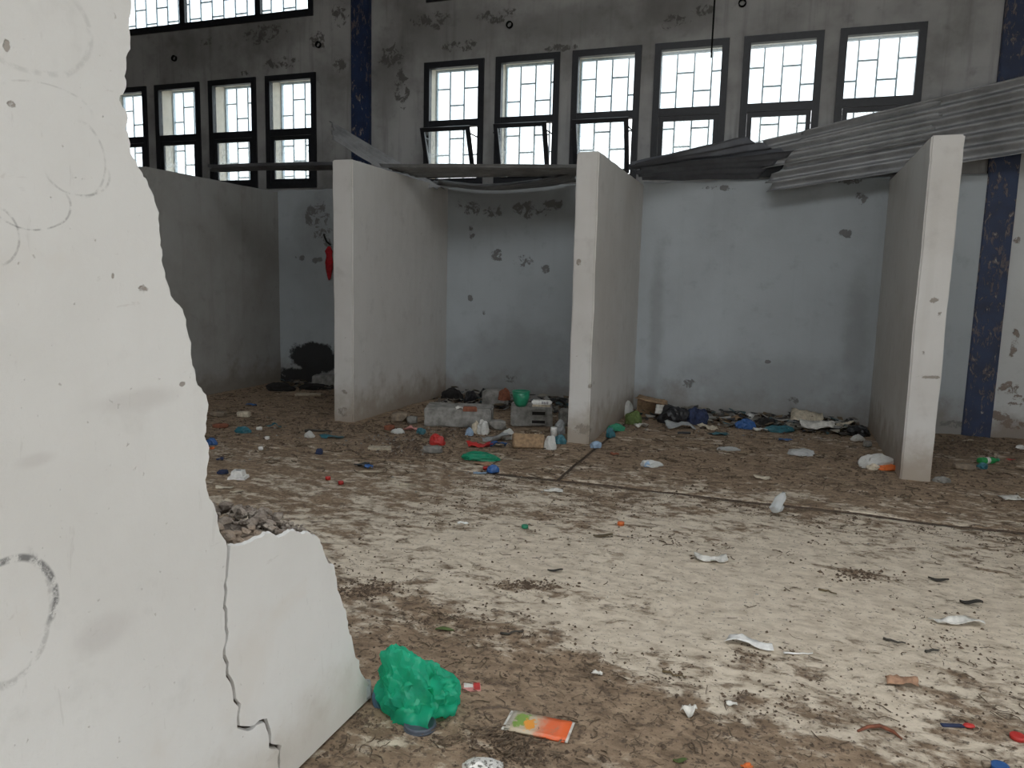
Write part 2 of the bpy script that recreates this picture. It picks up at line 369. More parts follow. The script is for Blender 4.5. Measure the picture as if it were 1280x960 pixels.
# pale-blue rendered lining behind each cell
def lining(x0, x1, top, n):
    bm = bmesh.new(); N = int((x1-x0)/.08)+1; prev = None
    pr = []
    for i in range(N+1):
        x = x0+(x1-x0)*i/N; z = top+.018*noise.noise((x*5, n, 0))
        pr.append([bm.verts.new((x, -.055, -.03)), bm.verts.new((x, -.055, z-.02)), bm.verts.new((x, -.04, z)), bm.verts.new((x, .0, z)), bm.verts.new((x, 0, -.03))])
    for a, b in zip(pr, pr[1:]):
        for k in range(4): bm.faces.new((a[k], b[k], b[k+1], a[k+1]))
    bm.faces.new(pr[0]); bm.faces.new(pr[-1][::-1])
    return from_bm('wall_back_cell', bm, M_cell)
for i, (a, b, t_, l) in enumerate([(-6.71, -4.347, 2.67, 'pale blue back wall of the left cell, burnt black near the floor'), (-4.115, -1.824, 2.66, 'pale blue back wall of the middle cell with dark mould under its top edge'),
                               (-1.619, .976, 2.67, 'clean pale blue back wall of the wide right cell'), (1.196, 1.87, 2.68, 'narrow pale wall strip between right partition and blue pillar')]):
    struct(lining(a, b, t_, i*3.3), l)

def partition(i, x0, x1, yf, mat, label):
    bm = bmesh.new(); box_bm(bm, (x0, yf, -.03), (x1, -.0, H))
    bmesh.ops.bevel(bm, geom=[e for e in bm.edges if e.verts[0].co.y < -1 or e.verts[1].co.y < -1 or e.verts[0].co.z > 1 and e.verts[1].co.z > 1], offset=.012, segments=2, affect='EDGES')
    bmesh.ops.subdivide_edges(bm, edges=[e for e in bm.edges if e.calc_length() > .5], cuts=28, use_grid_fill=True)
    for v in bm.verts:
        p = v.co.copy(); d = noise.noise_vector(p*9)*.004+noise.noise_vector(p*2.1)*.006
        if p.z > .02 and p.y < -.02: v.co += Vector((d.x, d.y, d.z*.6))
    o = from_bm('wall_partition_%d' % i, bm, mat); return struct(o, label)
for i, ((a, b, c), m, l) in enumerate(zip(PART, (M_part0, M_part, M_part, M_part), ('dark grey partition at the far left, half hidden by the broken wall', 'white partition wall between the left and middle cells',
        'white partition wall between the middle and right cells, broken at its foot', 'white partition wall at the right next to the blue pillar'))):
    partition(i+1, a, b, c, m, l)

# pillars
def pillar(x0, x1, label):
    bm = bmesh.new(); box_bm(bm, (x0, -.07, -.03), (x1, .02, ZC))
    bmesh.ops.bevel(bm, geom=[e for e in bm.edges if abs(e.verts[0].co.z-e.verts[1].co.z) > 1], offset=.01, segments=2, affect='EDGES')
    return tag(from_bm('pillar', bm, M_blue), label, 'pillar', 'blue pillars', 'structure')
pillar(-5.53, -5.26, 'peeling dark blue pillar between the two blocks of windows')
pillar(1.87, 2.14, 'peeling dark blue pillar at the right edge behind the partition')

# ------------------------------------------------------------------ windows
BARS = {}
def bar(parent, a, b, r=.009):
    key = 'v' if abs(a[0]-b[0]) < 1e-6 else 'h'
    L = (Vector(b)-Vector(a)).length
    k = (key, round(L, 3))
    if k not in BARS:
        me = bpy.data.meshes.new('bar'); bm = bmesh.new()
        box_bm(bm, (-r, -r, 0), (r, r, L)) if key == 'v' else box_bm(bm, (0, -r, -r), (L, r, r))
        bmesh.ops.recalc_face_normals(bm, faces=bm.faces[:]); bm.to_mesh(me); bm.free(); me.materials.append(M_grille); BARS[k] = me
    o = bpy.data.objects.new('bar', BARS[k]); COL.objects.link(o); o.parent = parent; o.location = a
def grille(win, x0, x1, z0, z1, y, ph):
    bm = bmesh.new(); t = .022
    for a, b in (((x0, y-t, z0), (x0+t, y+t, z1)), ((x1-t, y-t, z0), (x1, y+t, z1)), ((x0+t, y-t, z0), (x1-t, y+t, z0+t)), ((x0+t, y-t, z1-t), (x1-t, y+t, z1))): box_bm(bm, a, b)
    g = from_bm('grille', bm, M_grille, win); w = .2
    n = max(2, round((x1-x0)/w)); w = (x1-x0)/n
    for i in range(1, n): bar(g, (x0+w*i, y, z0), (x0+w*i, y, z1))
    for i in range(n):
        z = z0+(.20 if (i+ph) % 2 else .41)
        while z < z1-.05:
            bar(g, (x0+w*i, y, z), (x0+w*(i+1), y, z)); z += .42
def rect_frame(name, x0, x1, z0, z1, y0, y1, w, mat, parent, wb_=None):
    bm = bmesh.new(); wb_ = wb_ or w
    for a, b in (((x0, y0, z0), (x0+w, y1, z1)), ((x1-w, y0, z0), (x1, y1, z1)), ((x0+w, y0, z0), (x1-w, y1, z0+wb_)), ((x0+w, y0, z1-w), (x1-w, y1, z1))): box_bm(bm, a, b)
    return from_bm(name, bm, mat, parent)
wn = 0
for i, (a, b) in enumerate(WIN):
    wn += 1
    w = empty('window_%d' % wn); 
    opened = i in (4, 5, 6)
    struct(w, ['leftmost', 'second from left', 'third from left', 'fourth from left', 'first open', 'second open', 'third open', 'first closed right of the open ones', 'second from right', 'rightmost'][i] + ' black-framed window of the lower row')
    rect_frame('frame', a-.012, b+.012, ZB-.012, ZT+.012, -.025, .05, .075, M_frame, w)
    box('mullion', (a+.06, -.02, ZM-.045), (b-.06, .045, ZM+.045), M_frame, w)
    box('pane', (a+.063, .012, ZM+.04), (b-.063, .016, ZT-.063), M_glass, w)
    x0, x1, z0, z1 = a+.066, b-.066, ZB+.066, ZM-.048
    s = rect_frame('sash', 0, x1-x0, 0, z1-z0, -.018, .018, .05, M_frame, w)
    g = box('sash_pane', (.048, -.002, .048), (x1-x0-.048, .002, z1-z0-.048), M_glass2, s)
    s.location = (x0, 0.01, z0)
    if opened:
        s.location = (x0, -.045, z0); s.rotation_euler.x = math.radians((21, 19, 17)[i-4])
        for q, xx in ((0, x0-.004), (1, x1+.004)):   # stay arms
            bm = bmesh.new(); L = .22
            box_bm(bm, (xx-.004, -.24, z1-.14), (xx+.004, -.02, z1-.125)); from_bm('stay_arm', bm, M_frame, w)
    grille(w, a, b, ZB, ZT, WALLT-.03, i)
for a, b, divs, l in ((UPW[0][0], UPW[0][1], [on(229, 30, 1, 0).x, on(323, 20, 1, 0).x], 'long black-framed window of the upper row at top left'), (UPW[1][0], UPW[1][1], [-2.6, -.7], 'long upper-row window above the six lower windows')):
    wn += 1; w = struct(empty('window_%d' % wn), l)
    rect_frame('frame', a-.01, b+.01, ZU-.01, 6.31, -.02, .05, .075, M_frame, w, .09)
    for d in divs: box('mullion', (d-.045, -.02, ZU+.07), (d+.045, .04, 6.25), M_frame, w)
    xs = [a]+divs+[b]
    for p, q in zip(xs, xs[1:]): box('pane', (p+.03, .012, ZU+.06), (q-.03, .016, 6.25), M_glass, w)
    grille(w, a, b, ZU, 6.3, .2, 1)

# round holes above the windows as stubs, their darkness painted black; hanging wire
M_dark = simple('hole_wire_black', (.006, .006, .006), .95, .3, spec=.05)
for k, (u, v, l) in enumerate([(218, 73, 'black stub standing in for a wall hole above the second window from the left'), (398, 56, 'black stub standing in for a wall hole left of the central blue pillar'), (637, 31, 'black stub standing in for a wall hole above the second open window'), (928, 4, 'black stub standing in for a wall hole at the top edge right of the wire')]):
    p = on(u, v, 1, -.01); bm = bmesh.new(); n = 14; rings = []
    for r, y in ((.042, .008), (.042, -.03), (.03, -.03), (.03, .004)):
        rings.append([bm.verts.new((p.x+r*math.cos(2*math.pi*j/n), y, p.z+r*math.sin(2*math.pi*j/n))) for j in range(n)])
    for A_, B_ in zip(rings, rings[1:]):
        for j in range(n): bm.faces.new((A_[j], A_[(j+1) % n], B_[(j+1) % n], B_[j]))
    bm.faces.new(rings[-1])
    tag(from_bm('hole_stub', bm, M_dark), l, 'pipe', 'stubs for holes in the upper wall')
def tube(bm, pts, r, n=6):
    rings = []
    for i, p in enumerate(pts):
        p = Vector(p); d = (Vector(pts[min(i+1, len(pts)-1)])-Vector(pts[max(i-1, 0)])).normalized()
        a = d.orthogonal().normalized() if i == 0 else (a - d*a.dot(d)).normalized()
        b = d.cross(a); rr = r[i] if isinstance(r, (list, tuple)) else r
        rings.append([bm.verts.new(p+(a*math.cos(2*math.pi*j/n)+b*math.sin(2*math.pi*j/n))*rr) for j in range(n)])
    for A_, B_ in zip(rings, rings[1:]):
        for j in range(n): bm.faces.new((A_[j], A_[(j+1) % n], B_[(j+1) % n], B_[j]))
    bm.faces.new(rings[0][::-1]); bm.faces.new(rings[-1])
pw = on(889, 72, 1, -3.); bm = bmesh.new()
tube(bm, [(pw.x+.006, pw.y, ZC), (pw.x+.012, pw.y, 5.2), (pw.x+.004, pw.y, 4.3), (pw.x, pw.y, pw.z)], .007)
tag(from_bm('hanging_wire', bm, M_dark), 'thin black wire hanging from the ceiling before the windows', 'wire')

# ------------------------------------------------------------------ broken foreground wall
edge_main = [(172, -420), (170, -200), (168, -60), (166, 0), (163, 30), (165, 60), (160, 85), (160, 105), (152, 118), (151, 124), (158, 135), (161, 150), (159, 160), (164, 175), (165, 190), (178, 212), (186, 225), (195, 250), (201, 280), (202, 305), (205, 330),
             (210, 350), (226, 380), (234, 405), (240, 435), (245, 460), (253, 483), (262, 504), (260, 522), (257, 543), (262, 564), (260, 585), (258, 598), (263, 621), (271, 637), (276, 663), (285, 692)]
crack = [(284, 720), (281, 757), (283, 783), (281, 819), (285, 843), (293, 861), (299, 908)]
crack2 = [(312, 910), (333, 900), (338, 931), (351, 934), (349, 960)]
edge_stub = [(288, 682), (307, 679), (320, 672), (333, 665), (345, 668), (354, 668), (364, 662), (375, 665), (383, 664), (401, 673), (406, 689), (419, 705), (420, 715), (422, 726), (430, 757), (436, 776), (440, 793), (450, 824), (458, 848), (465, 860)]
def yz(l): return [(p.y, p.z) for p in (on(u, v, 0, WX) for u, v in l)]
def rough(l, amp, it=2, seed=1):
    r = random.Random(seed)
    for _ in range(it):
        o = []
        for (a, b), (c, d) in zip(l, l[1:]):
            L = math.hypot(c-a, d-b); k = r.uniform(-1, 1)*amp*L
            o += [(a, b), ((a+c)/2-(d-b)/max(L, 1e-6)*k, (b+d)/2+(c-a)/max(L, 1e-6)*k)]
        l = o+[l[-1]]
    return l
em = rough(yz(edge_main), .16, 2, 3); cr = rough(yz(crack), .14, 2, 5); cr2 = rough(yz(crack2), .12, 2, 6); es = rough(yz(edge_stub), .14, 2, 9)
cend = (cr2[-1][0], 0.0)
def slice_wall(name, outline, nfrac, parent, seed, x_front=WX, thick=.21):
    """outline (y,z): the first nfrac points are fracture edge (rough inside), the rest are cut straight."""
    r = random.Random(seed); levels = [0, .012, .03, .075, .12, .165, .2, thick]; vs = []; fs = []; mi = []; n = len(outline)
    for li, dx in enumerate(levels):
        for k, (y, z) in enumerate(outline):
            if 0 < k < nfrac-1 and 1 < li:
                a = .016; y2 = y+r.uniform(-1.6, .4)*a; z2 = max(.0, z+r.uniform(-1.3, .8)*a)
            elif 0 < k < nfrac-1 and li == 0: y2, z2 = y-.004, z-.003
            else: y2, z2 = y, z
            vs.append((x_front-dx, y2, z2))
    for li in range(len(levels)-1):
        for k in range(n):
            a, b = li*n+k, li*n+(k+1) % n
            fs.append((a, b, b+n, a+n)); mi.append(1 if li > 0 else 0)
    bm = bmesh.new(); V = [bm.verts.new(v) for v in vs]
    for f, m in zip(fs, mi):
        F = bm.faces.new([V[i] for i in f]); F.material_index = m
    bk = (len(levels)-1)*n
    for tri in tessellate_polygon([[Vector((y, z, 0)) for y, z in outline]]):
        try: bm.faces.new([V[i] for i in tri]); bm.faces.new([V[bk+i] for i in tri])
        except ValueError: pass
    return from_bm(name, bm, [M_fore, M_rub], parent)
gap = .003
main_out = em + [(y-gap, z) for y, z in cr] + [(y-gap, z-gap) for y, z in cr2] + [(cend[0]-gap, 0), (-12.5, 0), (-12.5, em[0][1])]
bw = struct(slice_wall('wall_broken', main_out, len(em)+len(cr)+len(cr2), None, 21), 'white broken wall with a jagged edge in the left foreground')
stub_out = [(cr2[-1][0]+gap, 0)][:0] + es + [(es[-1][0]+.01, es[-1][1]*.5), (es[-1][0]-.015, 0)] + [(cend[0]+gap, 0)] + [(y+gap, z+gap) for y, z in reversed(cr2)] + [(y+gap, z) for y, z in reversed(cr)]
so = slice_wall('wall_chunk', stub_out, len(es)-2, bw, 33); so['label'] = 'low cracked remnant standing at the foot of the broken wall'
# rubble on the remnant's broken top
def stone_bm(bm, c, r, rr, flat=.7, sub=1):
    res = bmesh.ops.create_icosphere(bm, subdivisions=sub, radius=1)
    rot = Matrix.Rotation(rr.uniform(0, 6.28), 3, 'Z') @ Matrix.Rotation(rr.uniform(-.5, .5), 3, 'X'); s = rr.uniform(.7, 1.3)
    for v in res['verts']:
        p = v.co.copy(); p *= 1+rr.uniform(-.28, .2); p = rot @ Vector((p.x*s, p.y/s, p.z*flat)); v.co = Vector(c)+p*r
bm = bmesh.new(); rr = random.Random(4)
top = [p for p in es if p[0] < -6.95]
for k in range(420):
    y, z = rr.choice(top); x = WX-.03-rr.random()*.17; r_ = .006+.014*rr.random()**2
    stone_bm(bm, (x, y+rr.uniform(-.02, .02), z-.012+rr.uniform(0, .02)+.05*min(1, (WX-x)/.1)*math.exp(-((y+7.35)/.13)**2)), r_, rr)
ro = from_bm('rubble', bm, M_rub, bw); ro['kind'] = 'stuff'

# ------------------------------------------------------------------ corrugated sheets
def corrugated(label, p00, p10, p01, p11, waves, amp, mat, sag=0., jag=0., nu=40, seed=0, flap=0.):
    """p00->p10 runs along the ridges, p00->p01 across them; metal about 3 mm thick."""
    p00, p10, p01, p11 = map(Vector, (p00, p10, p01, p11)); nv = waves*10; vs = []; fs = []
    nrm = (p10-p00).cross(p01-p00).normalized(); rr = random.Random(seed)
    je0 = [rr.uniform(0, jag) for _ in range(waves*2+2)]; je1 = [rr.uniform(0, jag) for _ in range(waves*2+2)]
    L = (p10-p00).length
    for side in (0, 1):
        for j in range(nv+1):
            v = j/nv; s0 = je0[int(v*waves*2)]/L; s1 = je1[int(v*waves*2)]/L
            for i in range(nu+1):
                u = s0+(1-s0-s1)*i/nu
                a = p00.lerp(p10, u); b = p01.lerp(p11, u); p = a.lerp(b, v)
                p = p+nrm*(amp*math.cos(v*waves*2*math.pi)+.012*noise.noise((u*4, v*3, seed))+flap*u*u*(v-.5)) - Vector((0, 0, sag*4*u*(1-u))) - nrm*.003*side
                vs.append(p)
    N = (nv+1)*(nu+1); W = nu+1
    for j in range(nv):
        for i in range(nu):
            a = j*W+i; fs.append((a, a+1, a+W+1, a+W)); fs.append((N+a, N+a+W, N+a+W+1, N+a+1))
    rim = [i for i in range(W)]+[j*W+nu for j in range(1, nv+1)]+[nv*W+i for i in range(nu-1, -1, -1)]+[j*W for j in range(nv-1, 0, -1)]
    for k in range(len(rim)):
        a, b = rim[k], rim[(k+1) % len(rim)]; fs.append((a, N+a, N+b, b))
    o = mesh('corrugated_sheet', vs, fs, mat, None, True)
    return tag(o, label, 'metal sheet', 'loose corrugated roofing sheets')
def P(u, v, y): return on(u, v, 1, y)
# big pale sheet leaning over the right partition: lower edge on the partition top, upper edge against the wall
corrugated('large pale corrugated sheet leaning over the right partition and pillar', P(946, 243, -.30), P(1420, 172, -.30), P(1002, 165, -.12), P(1420, 62, -.12), 6, .030, M_zinc, jag=.10, nu=50, seed=2)
corrugated('long corrugated sheet behind the leaning pale sheet, above the right cell', P(943, 214, -.22), P(1180, 172, -.22), P(940, 180, -.11), P(1180, 125, -.11), 3, .026, M_zinc, jag=.12, seed=5)
corrugated('shade-darkened corrugated sheet slanting down to the middle partition top', P(784, 211, -.42), P(1008, 196, -.14), P(786, 205, -.75), P(922, 170, -.42), 4, .015, M_zinc_shade, jag=.10, seed=8)
corrugated('shade-darkened lower corrugated sheet lying along the right cell wall top', P(800, 224, -.09), P(948, 222, -.09), P(790, 208, -.5), P(1000, 186, -.4), 4, .014, M_zinc_shade, jag=.06, seed=9)
# roof strip across left and middle cells
zt = H+.02
def topz(u, v, z): return on(u, v, 2, z)
corrugated('edge-on corrugated sheet jutting left across the windows of the left cell', topz(256, 207, zt+.06), topz(452, 203, zt+.04), topz(262, 214, zt+.03), topz(468, 211, zt+.01), 4, .016, M_zinc_shade, jag=.08, seed=11)
corrugated('corrugated sheet bridging the tops of the left and middle partitions', topz(470, 206, zt+.05), topz(770, 208, zt+.06), topz(520, 221, zt+.02), topz(780, 219, zt+.02), 6, .017, M_zinc, jag=.06, seed=12)
corrugated('bent corrugated sheet sloping down from the pillar over the left partition', P(411, 150, -.75), P(560, 238, -.45), P(414, 172, -.95), P(512, 232, -.8), 4, .018, M_zinc, jag=.05, seed=14)
corrugated('sagging corrugated sheet hanging inside the middle cell top', P(540, 228, -.12), P(722, 224, -.12), P(548, 225, -.75), P(722, 213, -.75), 6, .013, M_zinc, sag=.10, jag=.04, seed=15)

# ------------------------------------------------------------------ litter: shapes (built around the origin, resting on z = 0)
def ground_z(x, y): return -.012 + .010*noise.noise((x*2.3, y*2.3, 1))
AX = math.atan2(RT.y, RT.x)          # heading of "left to right" as seen by the photographer
def paper_me(w, d, h, seed, t=.0025):
    r = random.Random(seed); nx, ny = 9, 7; vs = []; fs = []
    js = [[(r.uniform(-.12, .12)*w, r.uniform(-.12, .12)*d) for _ in range(2)] for _ in range(2)]
    for side in (1, 0):
        for j in range(ny):
            for i in range(nx):
                a, b = i/(nx-1), j/(ny-1)
                jx = sum(js[p][q][0]*(a if p else 1-a)*(b if q else 1-b) for p in (0, 1) for q in (0, 1))
                jy = sum(js[p][q][1]*(a if p else 1-a)*(b if q else 1-b) for p in (0, 1) for q in (0, 1))
                e = 1 if 0 < i < nx-1 and 0 < j < ny-1 else .6
                z = h*(.5+.9*noise.noise((a*2.2+seed, b*1.6, .3))+.35*noise.noise((a*6+seed, b*5, 4)))
                jx += .05*w*noise.noise((a*5, b*5, seed)); jy += .08*d*noise.noise((a*5, b*5, seed+9))
                vs.append([(a-.5)*w+jx, (b-.5)*d+jy, max(0, z)+t*side])
    N = nx*ny
    for j in range(ny-1):
        for i in range(nx-1):
            a = j*nx+i; fs.append((a, a+1, a+nx+1, a+nx)); fs.append((N+a, N+a+nx, N+a+nx+1, N+a+1))
    rim = list(range(nx))+[j*nx+nx-1 for j in range(1, ny)]+[(ny-1)*nx+i for i in range(nx-2, -1, -1)]+[j*nx for j in range(ny-2, 0, -1)]
    for k in range(len(rim)):
        a, b = rim[k], rim[(k+1) % len(rim)]; fs.append((a, N+a, N+b, b))
    m = min(v[2] for v in vs)
    return [(x, y, z-m) for x, y, z in vs], fs, True
def crumple_me(w, d, h, seed, sub=4, fold=.35):
    bm = bmesh.new(); bmesh.ops.create_icosphere(bm, subdivisions=sub, radius=1); vs = []
    bm.verts.ensure_lookup_table()
    for v in bm.verts:
        p = v.co; q = p*1.7+Vector((seed*3.1, seed*1.7, 0))
        d1 = noise.voronoi(q*1.0)[0]; d2 = noise.voronoi(q*2.3+Vector((5, 0, 0)))[0]
        k = .8+fold*d1[0]*1.2+fold*.55*d2[0]+.3*noise.noise(q*.6)
        vs.append((p.x*k*w*.5, p.y*k*d*.5, max(-.35, p.z*k)*h*.65))
    fs = [[v.index for v in f.verts] for f in bm.faces]; bm.free()
    m = min(v[2] for v in vs); return [(x, y, z-m) for x, y, z in vs], fs, False
def stone_me(w, d, h, seed):
    bm = bmesh.new(); r = random.Random(seed); bmesh.ops.create_icosphere(bm, subdivisions=2, radius=1); vs = []
    for v in bm.verts:
        p = v.co*(1+.35*noise.noise(v.co*1.4+Vector((seed, 0, 0)))); p = Vector([max(-.72, min(.72, c)) for c in p])
        vs.append((p.x*w*.66, p.y*d*.66, p.z*h*.69))
    fs = [[v.index for v in f.verts] for f in bm.faces]; bm.free()
    m = min(v[2] for v in vs); return [(x, y, z-m) for x, y, z in vs], fs, False
def plank_me(w, d, h, seed):
    r = random.Random(seed); bm = bmesh.new(); box_bm(bm, (-w/2, -d/2, 0), (w/2, d/2, h))
    for v in bm.verts: v.co += Vector((r.uniform(-.06, .06)*w, r.uniform(-.12, .12)*d, 0))
    bmesh.ops.bevel(bm, geom=bm.edges[:], offset=min(w, d, h)*.12, segments=1, affect='EDGES')
    bm.verts.index_update(); vs = [v.co[:] for v in bm.verts]; fs = [[v.index for v in f.verts] for f in bm.faces]; bm.free(); return vs, fs, False
def stick_me(w, d, h, seed):
    r = random.Random(seed); bm = bmesh.new(); n = 6
    pts = [(-w/2+w*i/n, (r.random()-.5)*d*2, h*.5+(r.random())*h*.3) for i in range(n+1)]
    tube(bm, pts, [h*.5*(1-.5*i/n) for i in range(n+1)], 5)
    bm.verts.index_update(); vs = [v.co[:] for v in bm.verts]; fs = [[v.index for v in f.verts] for f in bm.faces]; bm.free(); return vs, fs, True
def lathe_me(prof, n=20, lying=False, squash=1., seed=0, dent=0.):
    vs = []; fs = []
    for r, z in prof:
        for j in range(n):
            a = 2*math.pi*j/n; x, y, zz = r*math.cos(a), r*math.sin(a), z
            if dent: 
                k = 1+dent*noise.noise((math.cos(a)*1.3+seed, math.sin(a)*1.3, z*14)); x *= k; y *= k
            vs.append((zz, x, y*squash) if lying else (x, y*squash, zz))
    for i in range(len(prof)-1):
        for j in range(n): a = i*n+j; b = i*n+(j+1) % n; fs.append((a, b, b+n, a+n))
    fs.append(list(range(n))[::-1]); fs.append([(len(prof)-1)*n+j for j in range(n)])
    m = min(v[2] for v in vs); return [(x, y, z-m) for x, y, z in vs], fs, True
def cap_me(w, d, h, seed): r = w/2; return lathe_me([(r, 0), (r, h*.85), (r*.92, h), (r*.7, h*.97), (r*.2, h*.96)], 18)
def leaf_me(w, d, h, seed):
    vs = []; fs = []; n = 8
    for side in (1, 0):
        for i in range(n+1):
            a = i/n; wd = d*.5*math.sin(math.pi*(a*.94+.03))**.8; z = h*(.5+.5*math.cos(a*5+seed))
            for q in (-1, 0, 1): vs.append(((a-.5)*w, q*wd+.1*d*math.sin(a*4+seed), z+abs(q)*h*.5+.0015*side))
    N = 3*(n+1)
    for i in range(n):
        for q in (0, 1): a = i*3+q; fs.append((a, a+1, a+4, a+3)); fs.append((N+a, N+a+3, N+a+4, N+a+1))
    rim = [i*3 for i in range(n+1)]+[n*3+1]+[i*3+2 for i in range(n, -1, -1)]+[1]
    for k in range(len(rim)): a, b = rim[k], rim[(k+1) % len(rim)]; fs.append((a, b, N+b, N+a))
    return vs, fs, True
SHAPES = dict(paper=paper_me, crumple=crumple_me, stone=stone_me, plank=plank_me, stick=stick_me, cap=cap_me, leaf=leaf_me)
# materials of the litter
C = {}
def col(name, rgb, **k): C[name] = simple(name, rgb, **k)
col('white_plastic', (.72, .71, .68), rough=.45); col('white_paper', (.62, .60, .55), rough=.9, var=.35); col('cream_paper', (.55, .48, .37), rough=.9, var=.35); col('grey_plastic', (.33, .34, .34), rough=.5)
col('tan_card', (.30, .20, .115), rough=.9, var=.4); col('brown_paper', (.36, .21, .13), rough=.85, var=.4); col('blue_plastic', (.025, .09, .26), rough=.4); col('teal_plastic', (.025, .12, .15), rough=.4, var=.4)
col('navy_cloth', (.02, .03, .075), rough=.85, var=.5); col('black_plastic', (.012, .012, .014), rough=.45); col('red_plastic', (.46, .03, .025), rough=.45); col('orange_plastic', (.60, .14, .03), rough=.45)
col('green_plastic', (.02, .22, .12), rough=.4); col('leaf_green', (.09, .13, .035), rough=.8); col('concrete_grey', (.28, .27, .25), rough=.95, var=.45, scale=14, bump=.5); col('stone_tan', (.24, .19, .14), rough=.95, var=.5, scale=16)
col('grey_stone', (.22, .21, .19), rough=.95, var=.5, scale=16); col('wood_grey', (.42, .36, .27), rough=.9, var=.4); col('rust', (.22, .075, .04), rough=.85, var=.4); col('red_cloth', (.42, .012, .02), rough=.9, var=.4)
col('dark_leaf', (.045, .04, .032), rough=.8); col('brown_leaf', (.13, .095, .05), rough=.85); col('pink_paper', (.55, .25, .22), rough=.8); col('dark_grey_rubber', (.07, .085, .11), rough=.5); col('steel_blue', (.05, .095, .15), rough=.45)
col('light_blue', (.26, .36, .48), rough=.5); col('char_hole_black', (.014, .012, .011), rough=.95)
C['clear_film'] = film('clear_film', (.80, .82, .82), .45, .15, .15, .4); C['white_film'] = film('white_film', (.78, .78, .75), .12, .3, .3, .35); C['green_film'] = film('green_film', (.05, .70, .46), .46, .10, .15, .5)
C['green_film_flat'] = film('green_film_flat', (.02, .33, .18), .10, .3, .3, .3)

